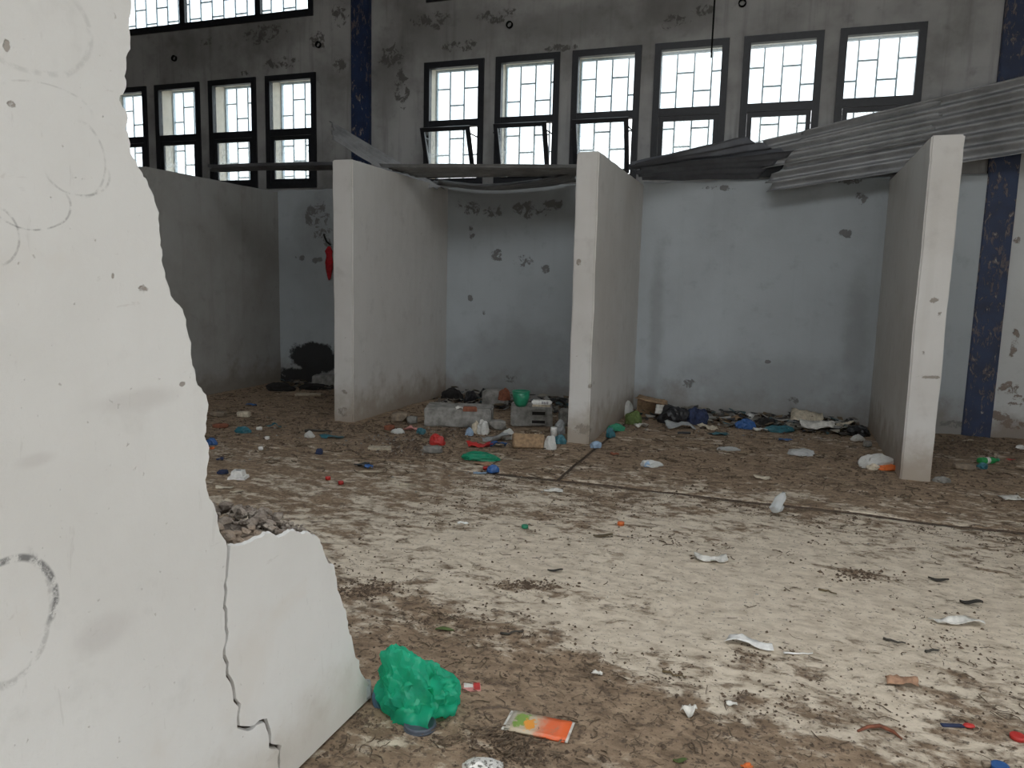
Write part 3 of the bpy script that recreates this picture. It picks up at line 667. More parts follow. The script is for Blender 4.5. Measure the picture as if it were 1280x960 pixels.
nseed = [100]
def litter(kind, u, v, wpx, ratio, h, rot, mat, name, cat, label, z=None, group=None):
    nseed[0] += 1; p = gnd(u, v, z or 0); k = mpp(p); w = wpx*k*.97
    vs, fs, sm = SHAPES[kind](w, w*ratio, h, nseed[0])
    o = mesh(name, vs, fs, C[mat], None, sm)
    o.location = (p.x, p.y, ground_z(p.x, p.y)+.001 if z is None else z); o.rotation_euler.z = AX+math.radians(rot)
    tag(o, label, cat, group); return o
T = [
 # right half of the floor
 ('cap', 776, 654, 9, 1, .02, 0, 'orange_plastic', 'bottle_cap', 'cap', 'orange bottle cap in the middle of the pale floor'),
 ('leaf', 754, 669, 26, .35, .012, 10, 'brown_leaf', 'dry_leaf', 'leaf', 'dry brown leaf just below the orange cap'),
 ('cap', 656, 658, 9, 1, .018, 0, 'green_plastic', 'bottle_cap', 'cap', 'dark green bottle cap left of the orange cap'),
 ('paper', 578, 653, 15, .4, .012, 5, 'white_plastic', 'plastic_scrap', 'scrap', 'small white strip left of the green cap'),
 ('paper', 888, 698, 46, .38, .035, -4, 'white_paper', 'wrapper', 'wrapper', 'white crinkled wrapper lying alone on pale centre-right floor'),
 ('paper', 1196, 777, 54, .26, .03, -3, 'white_paper', 'wrapper', 'wrapper', 'long white wrapper near the right edge of the floor'),
 ('paper', 938, 804, 58, .30, .03, -20, 'white_plastic', 'plastic_strip', 'plastic strip', 'white plastic strip beside the thin white stick'),
 ('stick', 998, 815, 38, .02, .010, 0, 'white_plastic', 'plastic_stick', 'stick', 'thin straight white stick right of the white plastic strip'),
 ('paper', 1127, 851, 36, .7, .03, -15, 'brown_paper', 'paper_scrap', 'paper', 'folded light brown paper on the lower right floor'),
 ('paper', 860, 890, 19, .8, .035, -40, 'white_paper', 'paper_scrap', 'paper', 'small pointed white paper below the white plastic strip'),
 ('paper', 914, 877, 16, .4, .012, 0, 'white_paper', 'paper_scrap', 'paper', 'thin white paper bit right of the pointed white paper'),
 ('stick', 842, 842, 30, .1, .012, -30, 'brown_leaf', 'twig', 'twig', 'dry twig left below the white plastic strip'),
 ('stick', 1035, 738, 22, .1, .012, -40, 'brown_leaf', 'twig', 'twig', 'short bent twig in the middle of the pale right floor'),
 ('leaf', 1173, 724, 24, .35, .014, -15, 'dark_leaf', 'dry_leaf', 'leaf', 'dark curled leaf on the right floor, farther one'),
 ('leaf', 1214, 753, 26, .4, .02, -20, 'dark_leaf', 'dry_leaf', 'leaf', 'black curled leaf just above the long white wrapper'),
 ('stick', 1118, 800, 26, .12, .012, -25, 'dark_leaf', 'twig', 'twig', 'dark twig left below the long white wrapper'),
 ('stick', 1165, 812, 20, .12, .014, 10, 'dark_leaf', 'twig', 'twig', 'dark stub of twig below the long white wrapper'),
 ('cap', 1272, 921, 18, 1, .014, 0, 'red_plastic', 'bottle_cap', 'cap', 'red bottle cap at the lower right edge'),
 ('cap', 1250, 958, 22, 1, .016, 0, 'blue_plastic', 'bottle_cap', 'cap', 'blue bottle cap in the bottom right corner'),
 ('stone', 1233, 954, 11, .8, .018, 0, 'stone_tan', 'pebble', 'stone', 'tan pebble touching the blue cap'),
 ('leaf', 850, 950, 18, .45, .008, 5, 'leaf_green', 'leaf', 'leaf', 'small green leaf at the bottom edge'),
 ('paper', 934, 957, 14, .5, .012, 20, 'orange_plastic', 'plastic_scrap', 'scrap', 'orange scrap at the bottom edge right of the green leaf'),
 ('paper', 747, 838, 12, .5, .012, -20, 'white_paper', 'paper_scrap', 'paper', 'tiny white paper bit above the orange packet'),
 ('leaf', 556, 784, 24, .35, .008, -3, 'leaf_green', 'leaf', 'leaf', 'olive leaf on the mud behind the green bag'),
 ('paper', 690, 613, 25, .35, .02, -3, 'white_paper', 'wrapper', 'wrapper', 'white wrapper just before the long floor joint'),
 ('paper', 510, 605, 22, .3, .012, 5, 'wood_grey', 'cardboard_scrap', 'cardboard', 'grey card strip on the brown floor before the middle cell'),
 ('leaf', 694, 712, 20, .3, .01, 5, 'dark_leaf', 'dry_leaf', 'leaf', 'dark dry leaf on the pale floor centre'),
 ('stick', 640, 790, 30, .1, .012, 20, 'dark_leaf', 'twig', 'twig', 'dark twig behind the small red packet'),
 # before and inside the right cell
 ('paper', 953, 597, 19, .6, .02, -10, 'cream_paper', 'paper_scrap', 'paper', 'cream paper on the floor behind the crushed clear bottle'),
 ('crumple', 1001, 568, 30, .5, .06, -8, 'clear_film', 'clear_bag', 'plastic bag', 'clear plastic bag on the floor of the right cell'),
 ('crumple', 911, 561, 25, .4, .035, 0, 'clear_film', 'clear_wrapper', 'wrapper', 'clear crumpled wrapper in the centre of the right cell'),
 ('crumple', 1178, 600, 18, .8, .045, 0, 'grey_stone', 'stone', 'stone', 'grey stone at the foot of the right partition'),
 ('paper', 1265, 622, 28, .7, .02, 0, 'white_paper', 'paper_plate', 'paper', 'pale round paper at the right edge of the floor'),
 ('paper', 1263, 574, 9, .6, .015, 0, 'red_plastic', 'plastic_scrap', 'scrap', 'red scrap right of the green bottle'),
 ('crumple', 1275, 559, 9, .8, .04, 0, 'white_plastic', 'plastic_scrap', 'scrap', 'white scrap at the right edge near the wall'),
 ('stick', 1210, 551, 22, .1, .02, 25, 'wood_grey', 'stick', 'stick', 'pale stick on the ground before the blue pillar'),
 ('stone', 1205, 585, 26, .6, .05, 0, 'stone_tan', 'clod', 'stone', 'brown clod left of the green bottle'),
 ('paper', 981, 550, 15, .5, .025, 0, 'blue_plastic', 'plastic_scrap', 'scrap', 'blue scrap on the floor before the white folded cards'),
 ('plank', 855, 541, 16, .3, .02, 0, 'black_plastic', 'plastic_bar', 'scrap', 'flat black bar on the floor before the black bag'),
 ('stick', 768, 568, 10, .3, .03, -30, 'rust', 'twig', 'twig', 'reddish bent twig right of the middle partition foot'),
 ('crumple', 744, 558, 13, .7, .06, 0, 'light_blue', 'plastic_scrap', 'scrap', 'pale blue crumple at the foot of the middle partition'),
 ('crumple', 763, 545, 10, .7, .10, 0, 'teal_plastic', 'plastic_scrap', 'scrap', 'teal scrap beside the middle partition'),
 ('crumple', 770, 537, 20, .5, .07, 0, 'green_plastic', 'green_bag', 'plastic bag', 'dark green bag against the right face of the middle partition'),
 ('crumple', 791, 528, 20, .7, .15, 0, 'leaf_green', 'plant_bag', 'plastic bag', 'olive green bag below the torn cardboard box'),
 ('crumple', 784, 518, 15, .7, .17, 0, 'white_film', 'white_bag', 'plastic bag', 'white bag left of the torn cardboard box'),
 ('paper', 801, 533, 17, .8, .05, 20, 'white_paper', 'paper_scrap', 'paper', 'white paper right of the olive green bag'),
 ('crumple', 842, 528, 34, .7, .20, 0, 'black_plastic', 'black_bag', 'plastic bag', 'black plastic bag right of the torn cardboard box'),
 ('crumple', 871, 529, 22, .8, .20, 0, 'navy_cloth', 'dark_cloth', 'cloth', 'navy cloth bundle under the dark upright shoe'),
 ('paper', 850, 534, 32, .6, .07, 6, 'grey_plastic', 'plastic_sheet', 'plastic sheet', 'grey plastic sheet before the black bag'),
 ('paper', 885, 535, 24, .6, .05, -5, 'cream_paper', 'paper_scrap', 'paper', 'tan paper below the navy cloth bundle'),
 ('crumple', 931, 534, 22, .6, .10, 0, 'blue_plastic', 'blue_bag', 'plastic bag', 'bright blue crumpled bag in the litter of the right cell'),
 ('crumple', 939, 526, 14, .7, .09, 0, 'white_film', 'white_bag', 'plastic bag', 'small white bag behind the bright blue bag'),
 ('paper', 898, 542, 22, .5, .03, 0, 'teal_plastic', 'plastic_scrap', 'scrap', 'dull teal sheet scrap left of the bright blue bag'),
 ('paper', 915, 528, 30, .7, .09, 0, 'tan_card', 'cardboard_scrap', 'cardboard', 'brown cardboard flap left of the small white bag'),
 ('paper', 1004, 520, 38, .8, .13, -20, 'cream_paper', 'folded_card', 'cardboard', 'upper pale folded card against the back wall of the right cell'),
 ('paper', 1020, 538, 40, .6, .08, -14, 'white_paper', 'folded_card', 'cardboard', 'lower white folded card before the pale one'),
 ('paper', 996, 533, 28, .8, .09, -30, 'grey_plastic', 'plastic_sheet', 'plastic sheet', 'grey crumpled sheet left of the lower white card'),
 ('crumple', 974, 538, 32, .5, .07, 0, 'teal_plastic', 'teal_bag', 'plastic bag', 'flattened teal bag left of the folded cards'),
 ('paper', 1040, 534, 22, .8, .07, 0, 'white_paper', 'paper_scrap', 'paper', 'white paper right of the folded cards'),
 ('paper', 1056, 535, 22, .8, .10, 10, 'cream_paper', 'paper_scrap', 'paper', 'cream paper left of the small black bag in the corner'),
 ('crumple', 1073, 543, 24, .8, .11, 0, 'black_plastic', 'black_bag', 'plastic bag', 'small black bag in the corner by the right partition'),
 ('crumple', 1072, 550, 15, .6, .06, 0, 'white_film', 'white_bag', 'plastic bag', 'white scrap bag before the small black bag'),
 ('stone', 1084, 557, 10, .8, .06, 0, 'grey_stone', 'stone', 'stone', 'grey stone against the inner face of the right partition'),
 ('crumple', 955, 531, 30, .6, .09, 0, 'char_hole_black', 'dark_cloth', 'cloth', 'charcoal cloth between the bright blue and teal bags'),
 ('paper', 950, 538, 18, .5, .04, 0, 'white_paper', 'paper_scrap', 'paper', 'grubby white paper before the charcoal cloth'),
 # middle cell
 ('crumple', 604, 541, 14, .9, .14, 0, 'white_film', 'white_bag', 'plastic bag', 'round white bag before the long concrete block'),
 ('crumple', 594, 540, 9, .8, .12, 0, 'cream_paper', 'paper_cup', 'paper', 'crumpled yellowish paper left of the round white bag'),
 ('crumple', 587, 543, 9, .8, .08, 0, 'light_blue', 'plastic_scrap', 'scrap', 'pale teal scrap left of the crumpled yellowish paper'),
 ('crumple', 636, 547, 14, .6, .10, 30, 'white_film', 'white_bag', 'plastic bag', 'thin white bag left of the brown sack'),
 ('plank', 661, 559, 42, .30, .13, -4, 'tan_card', 'brown_sack', 'sack', 'folded brown paper sack before the hollow block'),
 ('crumple', 688, 560, 14, .7, .13, 0, 'white_film', 'white_bag', 'plastic bag', 'torn white bag at the right end of the brown sack'),
 ('cap', 692, 545, 9, 1, .10, 0, 'white_plastic', 'plastic_cup', 'cup', 'white cup beside the middle partition foot'),
 ('crumple', 700, 540, 14, .7, .15, -40, 'grey_plastic', 'grey_bottle', 'bottle', 'crushed grey bottle leaning near the middle partition'),
 ('crumple', 700, 553, 13, .7, .09, 0, 'teal_plastic', 'plastic_scrap', 'scrap', 'dark teal scrap at the left foot of the middle partition'),
 ('crumple', 547, 555, 20, .6, .10, -20, 'red_plastic', 'red_cloth', 'cloth', 'bright red rag on the grey stone before the long block'),
 ('stone', 541, 564, 26, .6, .06, 0, 'grey_stone', 'stone', 'stone', 'flat grey stone under the bright red rag'),
 ('paper', 597, 557, 32, .4, .06, 15, 'red_plastic', 'red_wrapper', 'wrapper', 'long dark red wrapper behind the flat green bag'),
 ('paper', 618, 549, 40, .4, .08, 10, 'grey_plastic', 'plastic_sheet', 'plastic sheet', 'grey plastic sheet behind the red wrapper'),
 ('paper', 622, 557, 24, .6, .06, 5, 'blue_plastic', 'blue_wrapper', 'wrapper', 'blue wrapper right of the long red wrapper'),
 ('crumple', 600, 573, 44, .5, .06, -4, 'green_film_flat', 'green_bag', 'plastic bag', 'flat bright green bag on the floor before the middle cell'),
 ('paper', 604, 579, 24, .4, .02, -10, 'brown_paper', 'cardboard_scrap', 'cardboard', 'tan strip just below the flat green bag'),
 ('crumple', 616, 588, 14, .6, .06, 0, 'blue_plastic', 'plastic_scrap', 'scrap', 'bright blue crumple nearest below the flat green bag'),
 ('paper', 601, 590, 16, .4, .025, 0, 'light_blue', 'plastic_scrap', 'scrap', 'pale blue film left of the bright blue crumple'),
 ('cap', 607, 585, 7, 1, .025, 0, 'red_plastic', 'bottle_cap', 'cap', 'red cap beside the bright blue crumple'),
 ('paper', 514, 538, 18, .5, .05, 0, 'pink_paper', 'wrapper', 'wrapper', 'orange and white wrapper left of the long concrete block'),
 ('crumple', 526, 541, 11, .7, .06, 0, 'teal_plastic', 'plastic_scrap', 'scrap', 'teal crumple at the left end of the long block'),
 ('crumple', 497, 540, 14, .6, .05, 0, 'white_film', 'plastic_scrap', 'scrap', 'white and rusty scrap left of the orange wrapper'),
 ('stone', 487, 536, 14, .7, .05, 0, 'rust', 'brick_piece', 'brick', 'broken red brick piece by the left partition'),
 ('plank', 475, 560, 29, .45, .025, 8, 'wood_grey', 'wood_board', 'board', 'pale wooden board before the left partition'),
 ('crumple', 606, 497, 12, .7, .14, 0, 'black_plastic', 'black_bag', 'plastic bag', 'black lump behind the long concrete block'),
 ('crumple', 564, 500, 26, .6, .16, 0, 'char_hole_black', 'charred_rag', 'cloth', 'charred rag heap against the back wall left of the black lump'),
 ('crumple', 588, 503, 16, .6, .16, 20, 'black_plastic', 'black_bag', 'plastic bag', 'black torn bag behind the white bit on the long block'),
 ('stone', 619, 506, 36, .7, .20, 0, 'concrete_grey', 'concrete_lump', 'stone', 'grey concrete lump between the two blocks at the wall'),
 ('stone', 708, 530, 22, .8, .18, 0, 'grey_stone', 'concrete_lump', 'stone', 'dark concrete lump right of the hollow block'),
 ('stone', 500, 525, 22, .7, .10, 0, 'stone_tan', 'stone', 'stone', 'brown stone in the rubble left of the long block'),
 ('stone', 515, 528, 14, .7, .08, 0, 'grey_stone', 'stone', 'stone', 'small grey stone touching the long block corner'),
 ('stone', 622, 536, 22, .7, .10, 0, 'grey_stone', 'stone', 'stone', 'grey stone before the gap between the blocks'),
 # left side
 ('paper', 315, 506, 13, .5, .03, 0, 'blue_plastic', 'plastic_scrap', 'scrap', 'blue scrap farthest inside the left cell'),
 ('stone', 273, 519, 21, .6, .05, 0, 'stone_tan', 'flat_stone', 'stone', 'flat tan stone next to the broken wall edge'),
 ('stone', 305, 520, 17, .7, .06, 0, 'cream_paper', 'flat_stone', 'stone', 'pale flat stone in the left cell mouth'),
 ('stone', 276, 533, 20, .6, .04, 0, 'rust', 'flat_stone', 'stone', 'dark brown flat stone by the broken wall edge'),
 ('crumple', 305, 539, 17, .6, .06, 0, 'teal_plastic', 'plastic_scrap', 'scrap', 'larger teal crumple in front of the left cell'),
 ('paper', 342, 534, 15, .6, .05, 0, 'teal_plastic', 'plastic_scrap', 'scrap', 'flat teal piece right of the larger teal crumple'),
 ('crumple', 265, 554, 13, .7, .06, 0, 'blue_plastic', 'plastic_scrap', 'scrap', 'blue crumple touching the broken wall silhouette'),
 ('paper', 264, 560, 7, .6, .02, 0, 'orange_plastic', 'plastic_scrap', 'scrap', 'tiny orange bit under the blue crumple'),
 ('stone', 334, 548, 6, .8, .03, 0, 'white_plastic', 'plaster_bit', 'plaster', 'white plaster bit below the flat teal piece'),
 ('stone', 324, 536, 8, .6, .03, 20, 'white_paper', 'plaster_bit', 'plaster', 'white plaster bit between the two teal pieces'),
 ('stone', 326, 561, 6, .8, .03, 0, 'white_plastic', 'plaster_bit', 'plaster', 'white plaster bit nearer the camera on the brown floor'),
 ('paper', 275, 573, 9, .5, .02, 0, 'navy_cloth', 'cloth_scrap', 'cloth', 'small navy scrap below the blue crumple'),
 ('crumple', 279, 590, 13, .6, .035, 0, 'navy_cloth', 'cloth_scrap', 'cloth', 'navy scrap left of the white tub'),
 ('paper', 280, 609, 20, .4, .012, 5, 'cream_paper', 'paper_scrap', 'paper', 'cream paper strip left below the white tub'),
 ('paper', 296, 614, 17, .4, .012, 20, 'cream_paper', 'paper_scrap', 'paper', 'torn cream paper nearest the remnant of the broken wall'),
 ('cap', 410, 598, 7, 1, .025, 0, 'red_plastic', 'bottle_cap', 'cap', 'red cap on brown floor left, the farther of two'),
 ('cap', 426, 604, 7, 1, .025, 0, 'red_plastic', 'bottle_cap', 'cap', 'red cap on brown floor left, the nearer of two'),
 ('crumple', 399, 566, 8, .8, .05, 0, 'navy_cloth', 'cloth_scrap', 'cloth', 'navy scrap below the left partition foot'),
 ('paper', 452, 582, 22, .4, .035, 0, 'black_plastic', 'plastic_scrap', 'scrap', 'black scrap beside a blue one before the left partition'),
 ('paper', 461, 584, 12, .5, .03, 0, 'blue_plastic', 'plastic_scrap', 'scrap', 'blue scrap tucked under the black one'),
 ('stick', 463, 590, 30, .06, .02, 6, 'wood_grey', 'stick', 'stick', 'yellowish stick below the black and blue scraps'),
 ('paper', 416, 546, 32, .3, .035, 0, 'teal_plastic', 'plastic_strip', 'plastic strip', 'long teal strip before the left partition foot'),
 ('crumple', 387, 545, 11, .7, .06, 0, 'white_film', 'plastic_scrap', 'scrap', 'white lump left of the long teal strip'),
 ('stick', 398, 539, 34, .06, .03, 0, 'dark_leaf', 'stick', 'stick', 'dark stick behind the white lump'),
 ('plank', 387, 494, 34, .4, .03, 5, 'wood_grey', 'wood_board', 'board', 'grey board lying deep inside the left cell'),
 ('crumple', 350, 487, 30, .5, .12, 0, 'char_hole_black', 'charred_rag', 'cloth', 'charred heap in the back corner of the left cell'),
 ('crumple', 395, 485, 40, .4, .08, 0, 'char_hole_black', 'charred_rag', 'cloth', 'long charred heap under the burnt wall of the left cell'),
 ('plank', 408, 482, 36, .5, .16, 0, 'concrete_grey', 'concrete_block', 'concrete block', 'grey block at the foot of the burnt wall'),
]
for a in T:
    o = litter(*a)
    if a[8] == 'folded_card': o.location.z += .04; o.location.y = min(o.location.y, -.30); o.rotation_euler.x = .35
    if a[8] == 'brown_sack': o.rotation_euler.x = -.25

# ------------------------------------------------------------------ built things
def thing(name, label, cat, u, v, rot=0, group=None, z=None):
    p = gnd(u, v, z or 0); o = empty(name, (p.x, p.y, ground_z(p.x, p.y)+.001 if z is None else z)); o.rotation_euler.z = AX+math.radians(rot)
    tag(o, label, cat, group); return o, mpp(p)
def part(name, data, mat, parent, loc=(0, 0, 0), rot=(0, 0, 0)):
    vs, fs, sm = data; o = mesh(name, vs, fs, mat, parent, sm); o.location = loc; o.rotation_euler = rot; return o

# green bag in the foreground
t, k = thing('green_plastic_bag', 'crumpled translucent green plastic bag on the floor beside the broken wall', 'plastic bag', 519, 885)
W = 75*k
def bag_me(w, d, h, seed):
    bm = bmesh.new(); bmesh.ops.create_icosphere(bm, subdivisions=5, radius=1); o = []
    for v in bm.verts:
        p = v.co; q = p*1.35+Vector((seed, 2, 0))
        d1 = noise.voronoi(q*1.1)[0]; d2 = noise.voronoi(q*2.6)[0]
        k = .66+.50*d1[0]+.30*(d2[0]-.2)+.28*noise.noise(p*1.1+Vector((seed*2, 0, 0)))+.05*noise.noise(p*9)
        up = max(0, p.z); z = p.z*k
        o.append((p.x*k*w*.5-.14*w*up*up, p.y*k*d*.5, max(-.42, z)*h*.72+.10*h*up*max(0, -p.x)))
    fs = [[v.index for v in f.verts] for f in bm.faces]; bm.free(); m = min(v[2] for v in o)
    return [(x, y, z-m) for x, y, z in o], fs, False
part('bag_body', bag_me(W*1.12, W*.75, W*.95, 3), C['green_film'], t)
for j, (w_, d_, h_, loc, rt) in enumerate([(.55, .5, .30, (.40, .02, .12), (.9, .3, .5)), (.5, .55, .28, (-.30, .0, .55), (.5, -.5, .2)), (.6, .4, .26, (.05, -.32, .10), (1.0, .1, -.2)), (.45, .45, .3, (.34, -.12, .45), (.6, .8, .3))]):
    part('bag_fold', paper_me(W*w_, W*d_, W*h_, 12+j*3, .0012), C['green_film'], t, tuple(W*q for q in loc), rt)
sd = part('sand_filling', crumple_me(W*.62, W*.42, W*.26, 44, 3, .2), C['cream_paper'], t, (W*.02, -.005, .01)); sd['label'] = 'wet sand inside the bag'
# soles / lids peeping out from under the bag
def lid(u, v, wpx, mat, label, tilt, rot):
    t, k = thing('plastic_lid', label, 'dish', u, v, rot, 'lids under the green bag'); r = wpx*k/2
    part('lid_body', lathe_me([(r*.96, 0), (r, .004), (r, .014), (r*.94, .018), (r*.86, .016), (r*.3, .016)], 24), C[mat], t, (0, 0, .002), tilt)
    part('lid_rim', lathe_me([(r*1.03, 0), (r*1.03, .006), (r*.98, .006)], 24), C[mat], t, (0, 0, .001), tilt)
lid(525, 905, 40, 'dark_grey_rubber', 'dark grey round lid sticking out below the green bag', (0, 0, 0), 0)
lid(482, 872, 38, 'steel_blue', 'blue lid leaning at the left side of the green bag', (.5, .75, 0), 0)
# pale lump at the remnant's foot (added where the bag's green reflection shows)
litter('stone', 452, 872, 26, .8, .07, 20, 'grey_plastic', 'plaster_lump', 'plaster', 'pale plaster lump for the green bag reflection at the toe of the broken wall')

# orange food packet with print
t, k = thing('food_packet', 'flat orange and green printed packet lying on the brown floor', 'packet', 673, 905, -17)
L, D_ = 78*k, 78*k*.55
def packet_mat():
    t = NT('packet_print'); x = t.n('ShaderNodeSeparateXYZ'); t.put(x.inputs[0], t.co); X = t.math('DIVIDE', x.outputs[0], L); Y = t.math('DIVIDE', x.outputs[1], D_)
    n = t.noise(60, 4, .6); wob = t.math('MULTIPLY', t.math('SUBTRACT', n, .5), .25)
    c = t.mix(t.step(t.math('ADD', X, wob), -.12, .20), (.50, .42, .30), (.72, .13, .035))
    gr = t.math('SUBTRACT', 1., t.vm('LENGTH', t.vm('MULTIPLY', t.vm('SUBTRACT', t.co, (-.27*L, .05*D_, 0)), (1/(L*.18), 1/(D_*.5), 0))))
    c = t.mix(t.step(t.math('ADD', gr, t.math('MULTIPLY', wob, 9)), .1, .4), c, (.20, .32, .06))
    og = t.math('SUBTRACT', 1., t.vm('LENGTH', t.vm('MULTIPLY', t.vm('SUBTRACT', t.co, (-.13*L, -.08*D_, 0)), (1/(L*.13), 1/(D_*.4), 0))))
    c = t.mix(t.step(t.math('ADD', og, t.math('MULTIPLY', wob, 9)), .1, .4), c, (.75, .30, .04))
    c = t.mix(t.step(t.math('SUBTRACT', -.40, X), 0., .03), c, (.55, .50, .42))
    c = t.mix(t.math('MULTIPLY', t.step(t.noise(25, 5, .7), .55, .7), .4), c, (.30, .22, .15))
    return t.fin(t.pbsdf(c, .4))
bm = bmesh.new(); box_bm(bm, (-L/2, -D_/2, 0), (L/2, D_/2, .012)); bmesh.ops.bevel(bm, geom=bm.edges[:], offset=.003, segments=2, affect='EDGES'); 
bmesh.ops.subdivide_edges(bm, edges=[e for e in bm.edges if e.calc_length() > .03], cuts=5, use_grid_fill=True)
for v in bm.verts: v.co.z += .006*noise.noise((v.co.x*25, v.co.y*25, 3))*(v.co.z/.012)
from_bm('packet_body', bm, packet_mat(), t, True)
for sx in (-1, 1): box('sealed_end', (min(sx*L/2, sx*(L/2+.008)), -D_/2, .004), (max(sx*L/2, sx*(L/2+.008)), D_/2, .007), C['white_paper'], t)
# small red and white packet
t, k = thing('sachet', 'small red and white sachet between the green bag and the orange packet', 'packet', 590, 857, 5)
w = 22*k; box('sachet_body', (-w/2, -w*.42, 0), (w/2, w*.42, .006), C['pink_paper'], t, .002)
box('white_panel', (-w*.45, -w*.1, .0062), (w*.05, w*.36, .0075), C['white_paper'], t); box('red_panel', (w*.1, -w*.36, .0062), (w*.45, w*.36, .0075), C['red_plastic'], t)
# crumpled foil at the bottom edge
def foil():
    t = NT('printed_foil'); n = t.noise(70, 3, .6); c = t.mix(t.step(n, .52, .58), (.66, .64, .60), (.16, .15, .13)); return t.fin(t.pbsdf(c, .4, t.bump(n, .4, .004), Metallic=.2))
C['foil'] = foil(); litter('crumple', 602, 962, 46, .7, .035, 0, 'foil', 'foil_wrapper', 'wrapper', 'crumpled silver wrapper at the bottom edge below the green bag')
# red and blue stick (toothbrush-like) and rusty hook
t, k = thing('plastic_spoon', 'thin red and dark blue plastic stick on the lower right floor', 'stick', 1198, 905, -3)
w = 42*k; part('handle', plank_me(w*.62, .014, .008, 5), C['navy_cloth'], t, (-w*.18, 0, 0)); part('bowl', lathe_me([(.002, -w*.2), (.012, -w*.1), (.014, 0), (.010, w*.12), (.002, w*.16)], 12, True, .5), C['red_plastic'], t, (w*.32, 0, 0))
p = gnd(1102, 914); bm = bmesh.new(); kk = mpp(p)
tube(bm, [(-28*kk, .01, .006), (-12*kk, .03, .010), (4*kk, .035, .012), (16*kk, .005, .010), (20*kk, -.03, .006)], [.004, .006, .007, .006, .003], 6)
o = from_bm('rusty_hook', bm, C['rust'], None, True); o.location = (p.x, p.y, ground_z(p.x, p.y)+.002); o.rotation_euler.z = AX; tag(o, 'curved rusty strip on the lower right floor', 'scrap')

# crushed clear bottle, green bottle
def bottle(u, v, Lpx, rot, mat, capmat, label, dent, tilt=0, up=0):
    t, k = thing('plastic_bottle', label, 'bottle', u, v, rot, 'plastic bottles'); L = Lpx*k; r = L*.17
    part('bottle_body', lathe_me([(r*.2, 0), (r*.9, .01*L), (r, .06*L), (r*.93, .2*L), (r, .24*L), (r*.9, .42*L), (r, .46*L), (r, .6*L), (r*.8, .74*L), (r*.4, .86*L), (r*.36, .93*L)], 22, True, .85, u, dent), C[mat], t, (-L/2, 0, up), (0, tilt, 0))
    if capmat: part('bottle_cap', lathe_me([(r*.45, 0), (r*.45, .06*L), (r*.2, .065*L)], 16, True), C[capmat], t, (L*.42, 0, r*.45))
    part('label_band', lathe_me([(r*1.01, 0), (r*.96, .08*L), (r*1.01, .16*L)], 22, True, .85, u, dent), C[mat if dent > .3 else 'white_plastic'], t, (-L*.22, 0, up), (0, tilt, 0))
C['clear_pet'] = film('clear_pet', (.88, .91, .92), .62, .05, .02, .25); C['green_pet'] = film('green_pet', (.06, .50, .16), .2, .12, .05, .4)
bottle(975, 642, 36, 50, 'clear_pet', None, 'crushed clear plastic bottle standing out on the pale floor', .45, -.5, .03)
bottle(1236, 578, 30, 15, 'green_pet', 'green_plastic', 'green plastic bottle lying right of the right partition', .1)
litter('crumple', 1227, 584, 12, .8, .05, 0, 'teal_plastic', 'plastic_scrap', 'scrap', 'teal scrap touching the green bottle')
# white tub at left
t, k = thing('white_tub', 'white plastic tub lid with raised centre on the brown floor left', 'tub', 298, 596, 0); w = 22*k
bm = bmesh.new()
for a, b, z0, z1 in ((.5, .46, 0, .02), (.36, .30, .02, .06)): 
    v1 = [bm.verts.new((sx*w*a, sy*w*a*.8, z0)) for sx, sy in ((-1, -1), (1, -1), (1, 1), (-1, 1))]; v2 = [bm.verts.new((sx*w*b, sy*w*b*.8, z1)) for sx, sy in ((-1, -1), (1, -1), (1, 1), (-1, 1))]
    for j in range(4): bm.faces.new((v1[j], v1[(j+1) % 4], v2[(j+1) % 4], v2[j]))
    bm.faces.new(v2); bm.faces.new(v1[::-1])
from_bm('tub_body', bm, C['white_plastic'], t); box('dark_mark', (-w*.12, -w*.05, .0605), (w*.14, w*.05, .062), C['navy_cloth'], t)
# white bag with orange by the right partition
t, k = thing('litter_bag', 'white bag with orange wrapper against the right partition', 'plastic bag', 1096, 583, 0)
part('bag_body', crumple_me(34*k, 24*k, .13, 71), C['white_film'], t); part('orange_wrapper', crumple_me(22*k, 8*k, .05, 72), C['orange_plastic'], t, (6*k, -11*k, 0)); part('paper_wrapper', crumple_me(14*k, 8*k, .05, 75), C['cream_paper'], t, (-10*k, -11*k, 0))
# white wrapper with blue print
t, k = thing('milk_wrapper', 'white crumpled wrapper with blue print before the right cell', 'wrapper', 814, 581, 0)
part('wrapper_film', crumple_me(23*k, 13*k, .05, 81), C['white_film'], t); part('blue_print', crumple_me(10*k, 8*k, .045, 82), C['light_blue'], t, (-4*k, -3*k, .002))
# torn cardboard box
t, k = thing('cardboard_box', 'torn cardboard box in the left corner of the right cell', 'box', 813, 521, -10); w, d, h = 34*k, 26*k, .20
bm = bmesh.new(); th = .006
for a, b in (((-w/2, -d/2, 0), (w/2, d/2, th)), ((-w/2, d/2-th, th), (w/2, d/2, h)), ((-w/2, -d/2, th), (-w/2+th, d/2-th, h)), ((w/2-th, -d/2, th), (w/2, d/2-th, h*.9))): box_bm(bm, a, b)
from_bm('box_body', bm, C['tan_card'], t); part('top_flap', paper_me(w, d*.9, .02, 91, .006), C['tan_card'], t, (0, 0, h-.005), (.1, .16, 0)); part('side_flap', paper_me(w*.4, d*.5, .01, 92, .005), C['white_paper'], t, (w*.36, -d*.5, h*.55), (.9, .1, 0))
